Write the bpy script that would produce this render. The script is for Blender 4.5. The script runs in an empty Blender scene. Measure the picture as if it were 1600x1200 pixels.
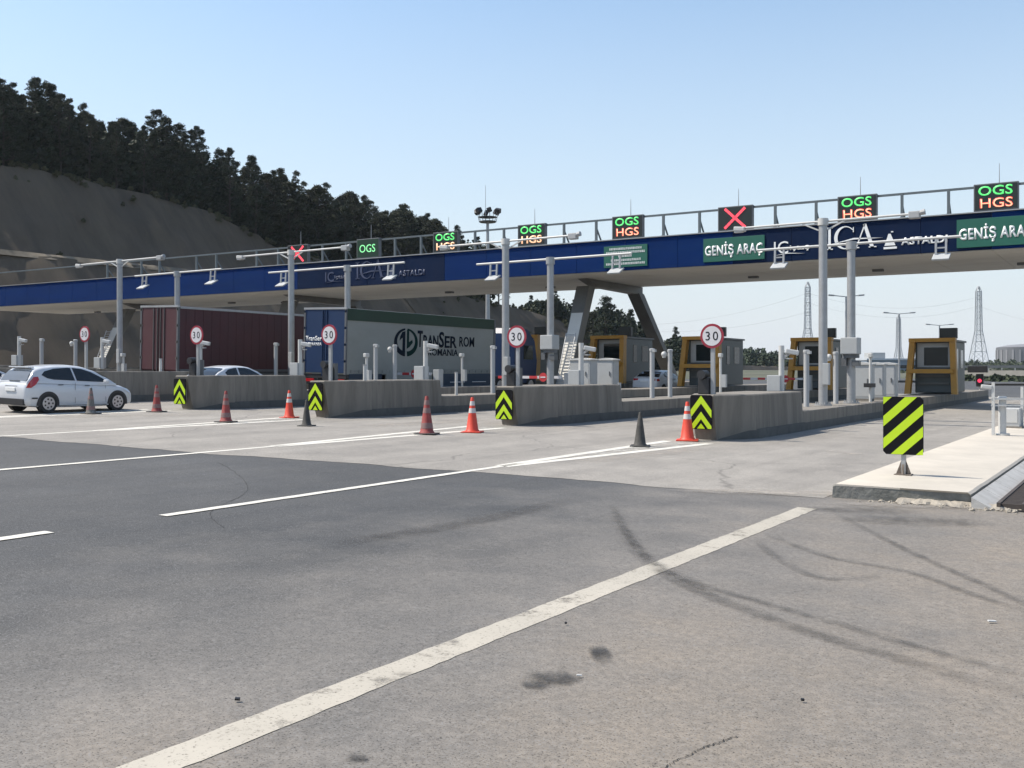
import bpy, bmesh, math, random
from mathutils import Vector, Matrix, Euler
R = math.radians
PI = math.pi
random.seed(7)
sc = bpy.context.scene
COL = sc.collection

# ------------------------------------------------------------------ camera frame
F, CX, HY = 1600.0, 800.0, 580.0
YAW = R(32.0)
CA, SA = math.cos(YAW), math.sin(YAW)
CAMZ, SLOPE = 2.02, 0.0245

def gz(X):                       # the plaza falls gently towards the right
    return -SLOPE * max(-95.0, min(10.0, X))
def dX(x, X):                    # distance at which the sight line of column x meets the plane X
    return X / ((x - CX) / F * CA - SA)
def dY(x, Y):
    return Y / (CA + (x - CX) / F * SA)
def PD(x, y, d):
    u = (x - CX) / F
    return Vector((d * (u * CA - SA), d * (CA + u * SA), CAMZ + (HY - y) / F * d))
def PX(x, y, X): return PD(x, y, dX(x, X))
def PY(x, y, Y): return PD(x, y, dY(x, Y))
def PG(x, y):
    u = (x - CX) / F
    d = CAMZ / ((y - HY) / F - SLOPE * (u * CA - SA))
    p = PD(x, y, d); p.z = gz(p.x)
    return p, d

# ------------------------------------------------------------------ materials
MATS = {}
def M(name, col, rough=0.6, metal=0.0, var=0.12, scale=3.0, bump=0.0, bscale=30.0, emit=None, estr=0.0, spec=0.5, coat=0.0,
      dirt=None, dscale=1.2, damt=0.0, stretch=None):
    if name in MATS: return MATS[name]
    m = bpy.data.materials.new(name); m.use_nodes = True
    nt = m.node_tree; n = nt.nodes; l = nt.links
    b = n['Principled BSDF']
    b.inputs['Roughness'].default_value = rough
    b.inputs['Metallic'].default_value = metal
    b.inputs['Specular IOR Level'].default_value = spec
    b.inputs['Coat Weight'].default_value = coat
    tc = n.new('ShaderNodeTexCoord')
    src = tc.outputs['Object']
    if stretch:
        mp = n.new('ShaderNodeMapping'); mp.inputs['Scale'].default_value = stretch
        l.new(src, mp.inputs['Vector']); src = mp.outputs['Vector']
    nz = n.new('ShaderNodeTexNoise'); nz.inputs['Scale'].default_value = scale; nz.inputs['Detail'].default_value = 5
    nz.inputs['Roughness'].default_value = 0.65
    l.new(src, nz.inputs['Vector'])
    rp = n.new('ShaderNodeValToRGB')
    rp.color_ramp.elements[0].position = 0.28; rp.color_ramp.elements[1].position = 0.72
    rp.color_ramp.elements[0].color = [max(0, c * (1 - var)) for c in col] + [1]
    rp.color_ramp.elements[1].color = [min(1, c * (1 + var)) for c in col] + [1]
    l.new(nz.outputs['Fac'], rp.inputs['Fac'])
    out = rp.outputs['Color']
    if dirt:
        n2 = n.new('ShaderNodeTexNoise'); n2.inputs['Scale'].default_value = dscale; n2.inputs['Detail'].default_value = 7
        n2.inputs['Roughness'].default_value = 0.7
        l.new(src, n2.inputs['Vector'])
        mr = n.new('ShaderNodeMapRange'); mr.inputs['From Min'].default_value = 0.46; mr.inputs['From Max'].default_value = 0.72
        mr.inputs['To Max'].default_value = damt
        l.new(n2.outputs['Fac'], mr.inputs['Value'])
        mx = n.new('ShaderNodeMix'); mx.data_type = 'RGBA'
        l.new(mr.outputs['Result'], mx.inputs[0]); l.new(out, mx.inputs[6]); mx.inputs[7].default_value = list(dirt) + [1]
        out = mx.outputs[2]
    l.new(out, b.inputs['Base Color'])
    if bump > 0:
        nb = n.new('ShaderNodeTexNoise'); nb.inputs['Scale'].default_value = bscale; nb.inputs['Detail'].default_value = 4
        l.new(src, nb.inputs['Vector'])
        bp = n.new('ShaderNodeBump'); bp.inputs['Strength'].default_value = bump; bp.inputs['Distance'].default_value = 0.02
        l.new(nb.outputs['Fac'], bp.inputs['Height']); l.new(bp.outputs['Normal'], b.inputs['Normal'])
    if emit:
        b.inputs['Emission Color'].default_value = list(emit) + [1]
        b.inputs['Emission Strength'].default_value = estr
    MATS[name] = m
    return m

def noise_node(n, l, vec, scale, detail=4, rough=0.6):
    z = n.new('ShaderNodeTexNoise'); z.inputs['Scale'].default_value = scale
    z.inputs['Detail'].default_value = detail; z.inputs['Roughness'].default_value = rough
    l.new(vec, z.inputs['Vector']); return z.outputs['Fac']
def mapr(n, l, v, a, b, c, d):
    r = n.new('ShaderNodeMapRange'); l.new(v, r.inputs['Value'])
    for k, x in zip(('From Min', 'From Max', 'To Min', 'To Max'), (a, b, c, d)): r.inputs[k].default_value = x
    return r.outputs['Result']
def mixc(n, l, f, a, b, mode='MIX'):
    x = n.new('ShaderNodeMix'); x.data_type = 'RGBA'; x.blend_type = mode
    for s, v in ((0, f), (6, a), (7, b)):
        if isinstance(v, (int, float)): x.inputs[s].default_value = v
        elif isinstance(v, (tuple, list)): x.inputs[s].default_value = list(v) + [1]
        else: l.new(v, x.inputs[s])
    return x.outputs[2]
def math2(n, l, op, a, b=0.0):
    x = n.new('ShaderNodeMath'); x.operation = op
    for i, v in enumerate((a, b)):
        if isinstance(v, (int, float)): x.inputs[i].default_value = v
        else: l.new(v, x.inputs[i])
    return x.outputs[0]

def ground_mat(name, c0, c1, speck, tracks, rough, dust=None, joints=None, bump=0.25, dust2=None):
    m = bpy.data.materials.new(name); m.use_nodes = True
    n = m.node_tree.nodes; l = m.node_tree.links; b = n['Principled BSDF']
    g = n.new('ShaderNodeNewGeometry'); pos = g.outputs['Position']
    big = noise_node(n, l, pos, 0.16, 5, 0.6)
    med = noise_node(n, l, pos, 1.3, 6, 0.7)
    col = mixc(n, l, mapr(n, l, big, 0.38, 0.62, 0, 1), c0, c1)
    big2 = noise_node(n, l, pos, 0.45, 6, 0.7)
    col = mixc(n, l, mapr(n, l, big2, 0.34, 0.66, 0.0, 0.55), col, [c * 0.72 for c in c0])
    mp = n.new('ShaderNodeMapping'); mp.inputs['Scale'].default_value = (0.8, 0.035, 1); l.new(pos, mp.inputs['Vector'])
    st = noise_node(n, l, mp.outputs['Vector'], 1.6, 5, 0.65)     # wear along the lanes
    col = mixc(n, l, mapr(n, l, st, 0.40, 0.66, 0.0, tracks), col, [c * 0.55 for c in c0])
    col = mixc(n, l, mapr(n, l, med, 0.35, 0.7, 0.0, 0.30), col, [min(1, c * 1.45) for c in c1])
    if dust:
        sx = n.new('ShaderNodeSeparateXYZ'); l.new(pos, sx.inputs[0])
        wob = math2(n, l, 'ADD', sx.outputs[0], mapr(n, l, noise_node(n, l, pos, 0.5, 5), 0.3, 0.7, -1.6, 1.6))
        f = mapr(n, l, wob, dust[1], dust[2], 0.0, 1.0)
        f = math2(n, l, 'MULTIPLY', f, mapr(n, l, noise_node(n, l, pos, 0.9, 6, 0.7), 0.3, 0.68, 0.45, 0.92))
        col = mixc(n, l, f, col, dust[0])
        if dust2:
            f = mapr(n, l, wob, dust2[1], dust2[2], 0.0, 1.0)
            f = math2(n, l, 'MULTIPLY', f, mapr(n, l, noise_node(n, l, pos, 0.55, 6, 0.72), 0.34, 0.66, 0.15, 0.9))
            col = mixc(n, l, f, col, dust2[0])
    fine = noise_node(n, l, pos, 70.0, 2, 0.8)
    fine2 = noise_node(n, l, pos, 17.0, 4, 0.7)
    col = mixc(n, l, mapr(n, l, fine, 0.45, 0.30, 0, speck), col, (0.02, 0.02, 0.02))
    col = mixc(n, l, mapr(n, l, fine, 0.55, 0.72, 0, speck), col, [min(1, c * 2.6) for c in c1])
    col = mixc(n, l, mapr(n, l, fine2, 0.38, 0.62, 0.0, 0.22), [c * 0.75 for c in c0], col, 'MIX') if False else mixc(n, l, mapr(n, l, fine2, 0.62, 0.36, 0.0, 0.3), col, [c * 0.6 for c in c0])
    if joints:
        # thin cracks
        v = n.new('ShaderNodeTexVoronoi'); v.feature = 'DISTANCE_TO_EDGE'; v.inputs['Scale'].default_value = joints
        wv = n.new('ShaderNodeVectorMath'); wv.operation = 'ADD'
        nn = n.new('ShaderNodeTexNoise'); nn.inputs['Scale'].default_value = 0.8; l.new(pos, nn.inputs['Vector'])
        l.new(pos, wv.inputs[0]); l.new(nn.outputs['Color'], wv.inputs[1]); l.new(wv.outputs[0], v.inputs['Vector'])
        col = mixc(n, l, mapr(n, l, v.outputs['Distance'], 0.004, 0.0, 0, 0.5), col, [c * 0.3 for c in c0])
    l.new(col, b.inputs['Base Color'])
    b.inputs['Specular IOR Level'].default_value = 0.35
    l.new(mapr(n, l, med, 0.3, 0.7, rough - 0.08, rough + 0.08), b.inputs['Roughness'])
    bp = n.new('ShaderNodeBump'); bp.inputs['Strength'].default_value = bump; bp.inputs['Distance'].default_value = 0.008
    l.new(fine, bp.inputs['Height']); l.new(bp.outputs['Normal'], b.inputs['Normal'])
    MATS[name] = m
    return m

def paint_mat(name, col, wear, scale=5.0, alpha_uv=False, strength=1.0, rough=0.7):
    """paint or rubber lying on the road: worn through by noise; with alpha_uv it fades towards its edges"""
    m = bpy.data.materials.new(name); m.use_nodes = True
    n = m.node_tree.nodes; l = m.node_tree.links; b = n['Principled BSDF']; out = n['Material Output']
    g = n.new('ShaderNodeNewGeometry'); pos = g.outputs['Position']
    a = noise_node(n, l, pos, scale, 8, 0.75)
    fine = noise_node(n, l, pos, 45, 3, 0.7)
    c = mixc(n, l, mapr(n, l, noise_node(n, l, pos, 1.1, 5), 0.3, 0.7, 0, 1), [x * 0.82 for x in col], col)
    c = mixc(n, l, mapr(n, l, fine, 0.45, 0.3, 0, 0.35), c, [x * 0.4 for x in col])
    l.new(c, b.inputs['Base Color']); b.inputs['Roughness'].default_value = rough
    tr = n.new('ShaderNodeBsdfTransparent'); mx = n.new('ShaderNodeMixShader')
    al = mapr(n, l, a, wear[0], wear[1], 0.0, strength)
    al = math2(n, l, 'MULTIPLY', al, mapr(n, l, fine, 0.30, 0.42, 0.55, 1.0))
    if alpha_uv:
        uv = n.new('ShaderNodeUVMap'); sx = n.new('ShaderNodeSeparateXYZ'); l.new(uv.outputs[0], sx.inputs[0])
        e = math2(n, l, 'ABSOLUTE', math2(n, l, 'SUBTRACT', math2(n, l, 'MULTIPLY', sx.outputs[1], 2.0), 1.0))
        al = math2(n, l, 'MULTIPLY', al, mapr(n, l, e, 1.0, 0.35, 0.0, 1.0))
        e2 = math2(n, l, 'ABSOLUTE', math2(n, l, 'SUBTRACT', math2(n, l, 'MULTIPLY', sx.outputs[0], 2.0), 1.0))
        al = math2(n, l, 'MULTIPLY', al, mapr(n, l, e2, 1.0, 0.55, 0.0, 1.0))
    l.new(al, mx.inputs[0]); l.new(tr.outputs[0], mx.inputs[1]); l.new(b.outputs[0], mx.inputs[2])
    l.new(mx.outputs[0], out.inputs['Surface'])
    MATS[name] = m
    return m

# ------------------------------------------------------------------ mesh helpers
class MB:
    def __init__(s): s.v = []; s.f = []; s.mi = []
    def add(s, vs, fs, mi=0):
        o = len(s.v); s.v += [tuple(p) for p in vs]; s.f += [tuple(i + o for i in f) for f in fs]; s.mi += [mi] * len(fs); return s
    def box(s, c, size, rot=None, mi=0, bev=0.0, taper=None):
        x, y, z = [k / 2 for k in size]
        if bev > 0:
            bm = bmesh.new(); bmesh.ops.create_cube(bm, size=1.0)
            for v in bm.verts: v.co = Vector((v.co.x * 2 * x, v.co.y * 2 * y, v.co.z * 2 * z))
            bmesh.ops.bevel(bm, geom=list(bm.edges), offset=bev, segments=2, affect='EDGES', profile=0.6)
            bm.verts.index_update()
            vs = [v.co.copy() for v in bm.verts]; fs = [[v.index for v in f.verts] for f in bm.faces]; bm.free()
        else:
            vs = [Vector((a * x, b * y, g * z)) for g in (-1, 1) for b in (-1, 1) for a in (-1, 1)]
            fs = [(0, 2, 3, 1), (4, 5, 7, 6), (0, 1, 5, 4), (2, 6, 7, 3), (0, 4, 6, 2), (1, 3, 7, 5)]
        if rot is not None:
            m = Euler(rot).to_matrix(); vs = [m @ v for v in vs]
        c = Vector(c)
        return s.add([v + c for v in vs], fs, mi)
    def cyl(s, p0, p1, r0, r1=None, n=12, mi=0, caps=True):
        p0, p1 = Vector(p0), Vector(p1); r1 = r0 if r1 is None else r1
        ax = (p1 - p0).normalized(); t = Vector((0, 0, 1)) if abs(ax.z) < 0.9 else Vector((1, 0, 0))
        a = ax.cross(t).normalized(); b = ax.cross(a)
        vs = []
        for p, r in ((p0, r0), (p1, r1)):
            for i in range(n):
                k = 2 * PI * i / n; vs.append(p + (a * math.cos(k) + b * math.sin(k)) * r)
        fs = [(i, i + n, (i + 1) % n + n, (i + 1) % n) for i in range(n)]
        if caps: fs += [tuple(range(n)), tuple(range(2 * n - 1, n - 1, -1))]
        return s.add(vs, fs, mi)
    def lathe(s, prof, c=(0, 0, 0), n=20, mi=0):
        vs = []
        for r, z in prof:
            for i in range(n):
                k = 2 * PI * i / n; vs.append((c[0] + r * math.cos(k), c[1] + r * math.sin(k), c[2] + z))
        fs = []
        for j in range(len(prof) - 1):
            for i in range(n):
                fs.append((j * n + i, j * n + (i + 1) % n, (j + 1) * n + (i + 1) % n, (j + 1) * n + i))
        fs.append(tuple(range(n - 1, -1, -1))); fs.append(tuple(range((len(prof) - 1) * n, len(prof) * n)))
        return s.add(vs, fs, mi)
    def beam(s, p0, p1, w, h=None, mi=0):
        """square bar between two points"""
        p0, p1 = Vector(p0), Vector(p1); h = w if h is None else h
        ax = (p1 - p0).normalized(); t = Vector((0, 0, 1)) if abs(ax.z) < 0.95 else Vector((0, 1, 0))
        a = ax.cross(t).normalized() * (w / 2); b = ax.cross(a).normalized() * (h / 2)
        vs = [p + a * i + b * j for p in (p0, p1) for i, j in ((-1, -1), (1, -1), (1, 1), (-1, 1))]
        return s.add(vs, [(0, 1, 5, 4), (1, 2, 6, 5), (2, 3, 7, 6), (3, 0, 4, 7), (3, 2, 1, 0), (4, 5, 6, 7)], mi)
    def prism(s, poly, axis, a0, a1, mi=0):
        """extrude a polygon: axis 'x' (poly in y,z), 'y' (poly in x,z), 'z' (poly in x,y)"""
        n = len(poly)
        def P(p, a): return {'x': (a, p[0], p[1]), 'y': (p[0], a, p[1]), 'z': (p[0], p[1], a)}[axis]
        vs = [P(p, a0) for p in poly] + [P(p, a1) for p in poly]
        fs = [(i, (i + 1) % n, (i + 1) % n + n, i + n) for i in range(n)]
        fs += [tuple(range(n - 1, -1, -1)), tuple(range(n, 2 * n))]
        return s.add(vs, fs, mi)
    def quad(s, a, b, c, d, mi=0): return s.add([a, b, c, d], [(0, 1, 2, 3)], mi)
    def sphere(s, c, r, n=10, mi=0, sz=1.0):
        prof = [(r * math.sin(PI * j / n) + 1e-4, -r * sz * math.cos(PI * j / n)) for j in range(n + 1)]
        return s.lathe(prof, c, n + 4, mi)
    def build(s, name, mats, parent=None, smooth=None, loc=None, recalc=True):
        me = bpy.data.meshes.new(name); me.from_pydata(s.v, [], s.f)
        if not isinstance(mats, (list, tuple)): mats = [mats]
        for m in mats: me.materials.append(m)
        for p, i in zip(me.polygons, s.mi): p.material_index = i
        if recalc:
            bm = bmesh.new(); bm.from_mesh(me); bmesh.ops.recalc_face_normals(bm, faces=bm.faces); bm.to_mesh(me); bm.free()
        if smooth is not None:
            for p in me.polygons: p.use_smooth = True
            me.set_sharp_from_angle(angle=R(smooth))
        o = bpy.data.objects.new(name, me); COL.objects.link(o)
        if parent is not None: o.parent = parent
        if loc is not None: o.location = loc
        return o

def empty(name, loc=(0, 0, 0), rz=0.0):
    o = bpy.data.objects.new(name, None); COL.objects.link(o); o.location = loc; o.rotation_euler = (0, 0, rz)
    o.empty_display_size = 0.3
    return o
def tag(o, label, cat, group=None):
    o['label'] = label; o['category'] = cat
    if group: o['group'] = group
    return o
def struct(o): o['kind'] = 'structure'; return o
def stuff(o): o['kind'] = 'stuff'; return o
def dup(root, loc, label=None, rz=None, scale=None):
    def cp(o, par):
        c = o.copy(); COL.objects.link(c); c.parent = par
        for ch in KIDS(o): cp(ch, c)
        return c
    r = cp(root, None); r.location = loc
    if rz is not None: r.rotation_euler = (0, 0, rz)
    if scale is not None: r.scale = scale if isinstance(scale, (tuple, list)) else (scale,) * 3
    if label: r['label'] = label
    return r
def KIDS(o): return list(o.children)

def text_mesh(s, w, h, depth=0.012, bold=0.0, key=None, spacing=1.0):
    """lettering centred on its own middle, facing -Y, squeezed to w x h"""
    cu = bpy.data.curves.new('lettering', 'FONT'); cu.body = s; cu.size = 1.0; cu.extrude = 0.0; cu.offset = bold
    cu.space_character = spacing
    cu.resolution_u = 3
    o = bpy.data.objects.new('lettering', cu); COL.objects.link(o)
    bpy.context.view_layer.update()
    me = bpy.data.meshes.new_from_object(o.evaluated_get(bpy.context.evaluated_depsgraph_get()))
    bpy.data.objects.remove(o); bpy.data.curves.remove(cu)
    xs = [v.co.x for v in me.vertices]; ys = [v.co.y for v in me.vertices]
    x0, x1, y0, y1 = min(xs), max(xs), min(ys), max(ys)
    me.materials.clear()
    bm = bmesh.new(); bm.from_mesh(me)
    for v in bm.verts:
        v.co = Vector(((v.co.x - (x0 + x1) / 2) * w / (x1 - x0), 0, (v.co.y - (y0 + y1) / 2) * h / (y1 - y0)))
    ret = bmesh.ops.extrude_face_region(bm, geom=list(bm.faces))
    for g in ret['geom']:
        if isinstance(g, bmesh.types.BMVert): g.co.y -= depth
    bmesh.ops.recalc_face_normals(bm, faces=bm.faces)
    bm.to_mesh(me); bm.free()
    return me
def text_obj(name, s, w, h, mat, parent, loc, rz=0.0, depth=0.012, bold=0.0, spacing=1.0):
    me = text_mesh(s, w, h, depth, bold, spacing=spacing); me.materials.append(mat)
    o = bpy.data.objects.new(name, me); COL.objects.link(o); o.parent = parent; o.location = loc; o.rotation_euler = (0, 0, rz)
    return o

def clip_poly(poly, a, b, c, keep=1):
    """keep the side a*x+b*z<=c (keep=1)"""
    out = []
    for i in range(len(poly)):
        p, q = poly[i], poly[(i + 1) % len(poly)]
        fp = (a * p[0] + b * p[1] - c) * keep; fq = (a * q[0] + b * q[1] - c) * keep
        if fp <= 0: out.append(p)
        if (fp < 0 < fq) or (fq < 0 < fp):
            t = fp / (fp - fq); out.append((p[0] + (q[0] - p[0]) * t, p[1] + (q[1] - p[1]) * t))
    return out
# ------------------------------------------------------------------ ground, road, markings
ASPH = ground_mat('asphalt', (0.054, 0.054, 0.054), (0.086, 0.0855, 0.085), 0.95, 0.40, 0.80,
                  dust=((0.232, 0.212, 0.188), -8.4, -4.2), dust2=((0.272, 0.230, 0.182), -4.6, -1.5))
CONC = ground_mat('slab_concrete', (0.235, 0.218, 0.195), (0.305, 0.283, 0.252), 0.5, 0.55, 0.85, joints=0.12, bump=0.12)
EARTH = M('dry_grass_ground', (0.085, 0.085, 0.055), 0.95, 0, 0.45, 0.08, dirt=(0.05, 0.065, 0.03), dscale=0.05, damt=0.9)
def sheet(name, poly_rows, mat, dz, uv=False):
    """rows of points across X; z follows the ground"""
    vs = []; fs = []; n = len(poly_rows[0])
    for row in poly_rows:
        for (x, y) in row: vs.append((x, y, gz(x) + dz))
    for j in range(len(poly_rows) - 1):
        for i in range(n - 1):
            a = j * n + i; fs.append((a, a + 1, a + n + 1, a + n))
    mb = MB(); mb.add(vs, fs); o = mb.build(name, mat, recalc=False)
    if uv:
        me = o.data; lay = me.uv_layers.new(name='UVMap'); m = len(poly_rows)
        for p in me.polygons:
            for li in p.loop_indices:
                vi = me.loops[li].vertex_index; lay.data[li].uv = ((vi // n) / (m - 1), (vi % n) / (n - 1))
    for p in o.data.polygons:
        if p.normal.z < 0: o.data.flip_normals(); break
    return o
GX = [-880, -600, -300, -150, -95, -60, -30, -12, 0, 10, 30, 90, 300, 880]
GY = [-300, -60, 0, 40, 80, 160, 320, 640, 1180]
struct(sheet('ground', [[(x, y) for x in GX] for y in GY], EARTH, -0.012))
RX = [-95, -70, -50, -30, -20, -10, -4, 0, 4, 8, 10, 14]
struct(sheet('exit_road', [[(-62 + 70 * k / 8 if y < 100 else -34 + 36 * k / 8, y) for k in range(9)] for y in (84, 96, 120, 150, 175)], ASPH, 0.0))
struct(sheet('road', [[(x, y) for x in RX] for y in (-25, 0, 20, 40, 60, 84)], ASPH, 0.0))
# concrete apron of the toll plaza, with the ragged joint seen in the photograph
bx = [-95, -60, -30, -22.1, -16.6, -10.7, -4.64, -4.25]; by = [9.0, 11.4, 13.1, 13.5, 13.9, 14.8, 15.45, 15.6]
def bline(x):
    for i in range(len(bx) - 1):
        if bx[i] <= x <= bx[i + 1]: return by[i] + (by[i + 1] - by[i]) * (x - bx[i]) / (bx[i + 1] - bx[i])
    return by[-1]
xs = [-95 + 90.8 * i / 300 for i in range(301)]
rows = [[(x, bline(x) + random.uniform(-0.05, 0.05) + 0.10 * math.sin(x * 2.1) * math.sin(x * 0.7)) for x in xs]]
for yy in (18, 24, 32, 44, 60, 78): rows.append([(x, yy) for x in xs])
struct(sheet('apron', rows, CONC, 0.005))

PAINT = paint_mat('road_paint', (0.66, 0.63, 0.56), (0.24, 0.38), 4.0)
PAINTW = paint_mat('worn_cream_paint', (0.47, 0.43, 0.36), (0.30, 0.45), 2.2, strength=0.93)
FAINT = paint_mat('faded_paint', (0.55, 0.53, 0.48), (0.38, 0.60), 3.0, strength=0.85)
RUBBER = paint_mat('tyre_rubber', (0.060, 0.054, 0.048), (0.34, 0.62), 5.0, True, 0.42)
STAIN = paint_mat('oil_stain', (0.028, 0.027, 0.026), (0.32, 0.56), 3.5, True, 0.75)
DUST = paint_mat('pale_dust', (0.42, 0.38, 0.33), (0.34, 0.66), 1.1, True, 0.75)
def stripe(name, pts, w, mat, dz=0.010, uv=False, jag=0.0):
    """a painted line through ground points, width w"""
    rows = []
    for i, p in enumerate(pts):
        a = Vector(pts[max(i - 1, 0)]); b = Vector(pts[min(i + 1, len(pts) - 1)])
        t = (b - a).normalized(); nrm = Vector((-t.y, t.x))
        ww = w if not isinstance(w, (list, tuple)) else w[i]
        row = []
        for k in range(5):
            s = (k / 4 - 0.5) * ww
            if k in (0, 4): s += random.uniform(-jag, jag)
            q = Vector(p) + nrm * s; row.append((q.x, q.y))
        rows.append(row)
    return struct(sheet(name, rows, mat, dz, uv))
def lerp(a, b, n): return [(a[0] + (b[0] - a[0]) * i / n, a[1] + (b[1] - a[1]) * i / n) for i in range(n + 1)]
def gp(x, y): p, d = PG(x, y); return (p.x, p.y)
def smooth_path(pix, n=40):
    g = [Vector(gp(*p)) for p in pix]; out = []
    for i in range(len(g) - 1):
        p0, p1, p2, p3 = g[max(i - 1, 0)], g[i], g[i + 1], g[min(i + 2, len(g) - 1)]
        m = max(4, n // (len(g) - 1))
        for k in range(m):
            t = k / m
            out.append(tuple(0.5 * ((2 * p1) + (p2 - p0) * t + (2 * p0 - 5 * p1 + 4 * p2 - p3) * t * t + (3 * p1 - p0 - 3 * p2 + p3) * t ** 3)))
    out.append(tuple(g[-1])); return out

# edge line of the right-hand lane (worn, cream)
a, b = gp(60, 1240), gp(1262, 794)
LA = (a[0] + b[0]) / 2
stripe('edge_line', lerp((b[0] - 0.02, 0.5), b, 140), 0.262, PAINTW, dz=0.004, jag=0.008)
# lane lines that split into a gore round each island
LB = gp(525, 767)[0]; LC = gp(160, 721)[0]; LE = LC - 6.05
stripe('lane_line', lerp((LB, gp(250, 806)[1]), (LB, 16.6), 50), 0.155, PAINT, jag=0.007)
stripe('lane_line', lerp((LB, -6.0), (LB, 2.0), 20), 0.155, PAINT, jag=0.007)
q = gp(77, 832); stripe('lane_line', lerp((q[0], q[1] - 4), q, 20), 0.17, PAINT, jag=0.007)
for X in (LC, LE, LE - 6.0): stripe('lane_line', lerp((X, -2), (X, 16.0), 60), 0.165, PAINT, jag=0.007)
ISX = [-9.8, -16.3, -22.4, -28.5, -34.6, -40.7, -46.8, -52.9, -59.0, -65.1, -71.2]
NOSE = [24.9, 25.7, 24.2, 24.0, 23.8, 23.6, 23.4, 23.2, 23.0, 22.8, 22.6]
for k, X0 in enumerate((LB, LC, LE, LE - 6.0)):
    ix = ISX[k]
    for s in (-1, 1):
        stripe('gore_line', lerp((X0 + 0.05 * s, 16.0), (ix + 0.55 * s, NOSE[k] - 0.9), 40), 0.24, PAINT, jag=0.012)
    for j in range(5):
        t = 0.45 + 0.11 * j
        yc = 16 + (NOSE[k] - 16.6) * t; xc = X0 + (ix - X0) * t; hw = 0.42 * t
        stripe('gore_hatch', [(xc - hw, yc - 0.25), (xc, yc + 0.1), (xc + hw, yc + 0.4)], 0.34, FAINT, dz=0.008)
# scrubbed pale patches on the apron
for (p0, p1, w) in (((1290, 705), (1352, 711), 0.5), ((900, 722), (1090, 700), 1.2), ((60, 652), (330, 648), 1.4), ((560, 668), (760, 655), 1.3)):
    a, b = gp(*p0), gp(*p1); stripe('pale_patch', lerp(a, b, 10), w, DUST, dz=0.009, uv=True)
# tyre marks and stains of the near asphalt
for pix, w in (
        ([(955, 790), (985, 845), (1030, 890), (1110, 932), (1260, 988), (1420, 1035), (1680, 1110)], 0.25),
        ([(1005, 870), (1090, 912), (1200, 945), (1340, 985), (1480, 1025), (1680, 1078)], 0.16),
        ([(955, 790), (990, 850), (1040, 893), (1120, 930)], 0.14),
        ([(1185, 830), (1290, 870), (1420, 895), (1520, 930), (1640, 970)], 0.16),
        ([(1300, 800), (1400, 852), (1480, 890), (1560, 925), (1650, 975)], 0.15),
        ([(1180, 845), (1225, 880), (1290, 905), (1380, 900)], 0.16),
        ([(520, 850), (640, 833), (760, 812), (900, 780)], 0.5)):
    stripe('tyre_mark', smooth_path(pix, 48), w, RUBBER, dz=0.013, uv=True, jag=0.008)
CRACK = M('crack_dark', (0.018, 0.017, 0.016), 0.95, 0, 0.3, 8)
def crack(pix, seed):
    rc = random.Random(seed); pts = smooth_path(pix, 60)
    pts = [(x + rc.uniform(-0.012, 0.012), y + rc.uniform(-0.012, 0.012)) for x, y in pts]
    stripe('road_crack', pts, [0.003 + 0.006 * rc.random() for _ in pts], CRACK, dz=0.005)
crack([(1030, 1205), (1072, 1182), (1110, 1165), (1150, 1152)], 1)
crack([(340, 722), (372, 742), (385, 768), (330, 800), (352, 826)], 2)
def blob(name, x, y, rx, ry, mat, seed):
    rnd = random.Random(seed); c = gp(x, y); d = PG(x, y)[1]
    rows = []
    n = 24
    for i in range(n + 1):
        t = i / n * 2 - 1; w = math.sqrt(max(0, 1 - t * t)) * (0.75 + 0.35 * rnd.random())
        row = []
        for k in range(7):
            s = (k / 6 * 2 - 1) * w
            gx = c[0] + CA * t * rx - SA * s * ry; gy = c[1] + SA * t * rx + CA * s * ry
            row.append((gx, gy))
        rows.append(row)
    return struct(sheet(name, rows, mat, 0.015, True))
blob('oil_stain', 862, 1062, 0.20, 0.17, STAIN, 1); blob('oil_stain', 835, 1072, 0.10, 0.10, STAIN, 2)
blob('oil_stain', 938, 1024, 0.085, 0.26, STAIN, 3)
blob('oil_stain', 558, 1187, 0.06, 0.05, STAIN, 5); blob('oil_stain', 1430, 815, 1.1, 0.5, RUBBER, 6)
blob('oil_stain', 1340, 798, 0.9, 0.4, RUBBER, 7)
blob('dust_patch', 1480, 792, 2.0, 0.35, DUST, 8); blob('dust_patch', 1210, 770, 1.8, 0.5, DUST, 9)

# ------------------------------------------------------------------ hill with its benched cut
from mathutils import noise as mn
XB = -95.0; ZB = gz(XB); KS = math.tan(R(52)); BENCH_H = 12.6; BENCH_W = 3.0
EDGE = [(0, 258), (75, 268), (150, 288), (250, 308), (330, 332), (400, 366), (440, 390), (520, 412), (620, 438), (700, 458), (764, 471), (833, 487),
        (888, 506), (918, 520), (960, 530), (1000, 540), (1060, 558), (1140, 570)]
TAB = []
for (x, y) in EDGE:
    h = 10.0
    for _ in range(60):
        X = XB - h / KS - (BENCH_W if h > 15 else 0)
        d = dX(x, X); h = 0.5 * h + 0.5 * max(0.5, CAMZ + (HY - y) / F * d - ZB)
    p = PD(x, y, d); TAB.append((p.y, h))
def HH(Y):
    if Y <= TAB[0][0]: return TAB[0][1] + min(4.0, (TAB[0][0] - Y) * 0.10)
    for i in range(len(TAB) - 1):
        if TAB[i][0] <= Y <= TAB[i + 1][0]:
            t = (Y - TAB[i][0]) / (TAB[i + 1][0] - TAB[i][0]); return TAB[i][1] * (1 - t) + TAB[i + 1][1] * t
    return max(1.0, TAB[-1][1] - (Y - TAB[-1][0]) * 0.01)
def tedge(Y):
    h = HH(Y); return h / KS + (BENCH_W if h > 15 else 0)
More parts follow.
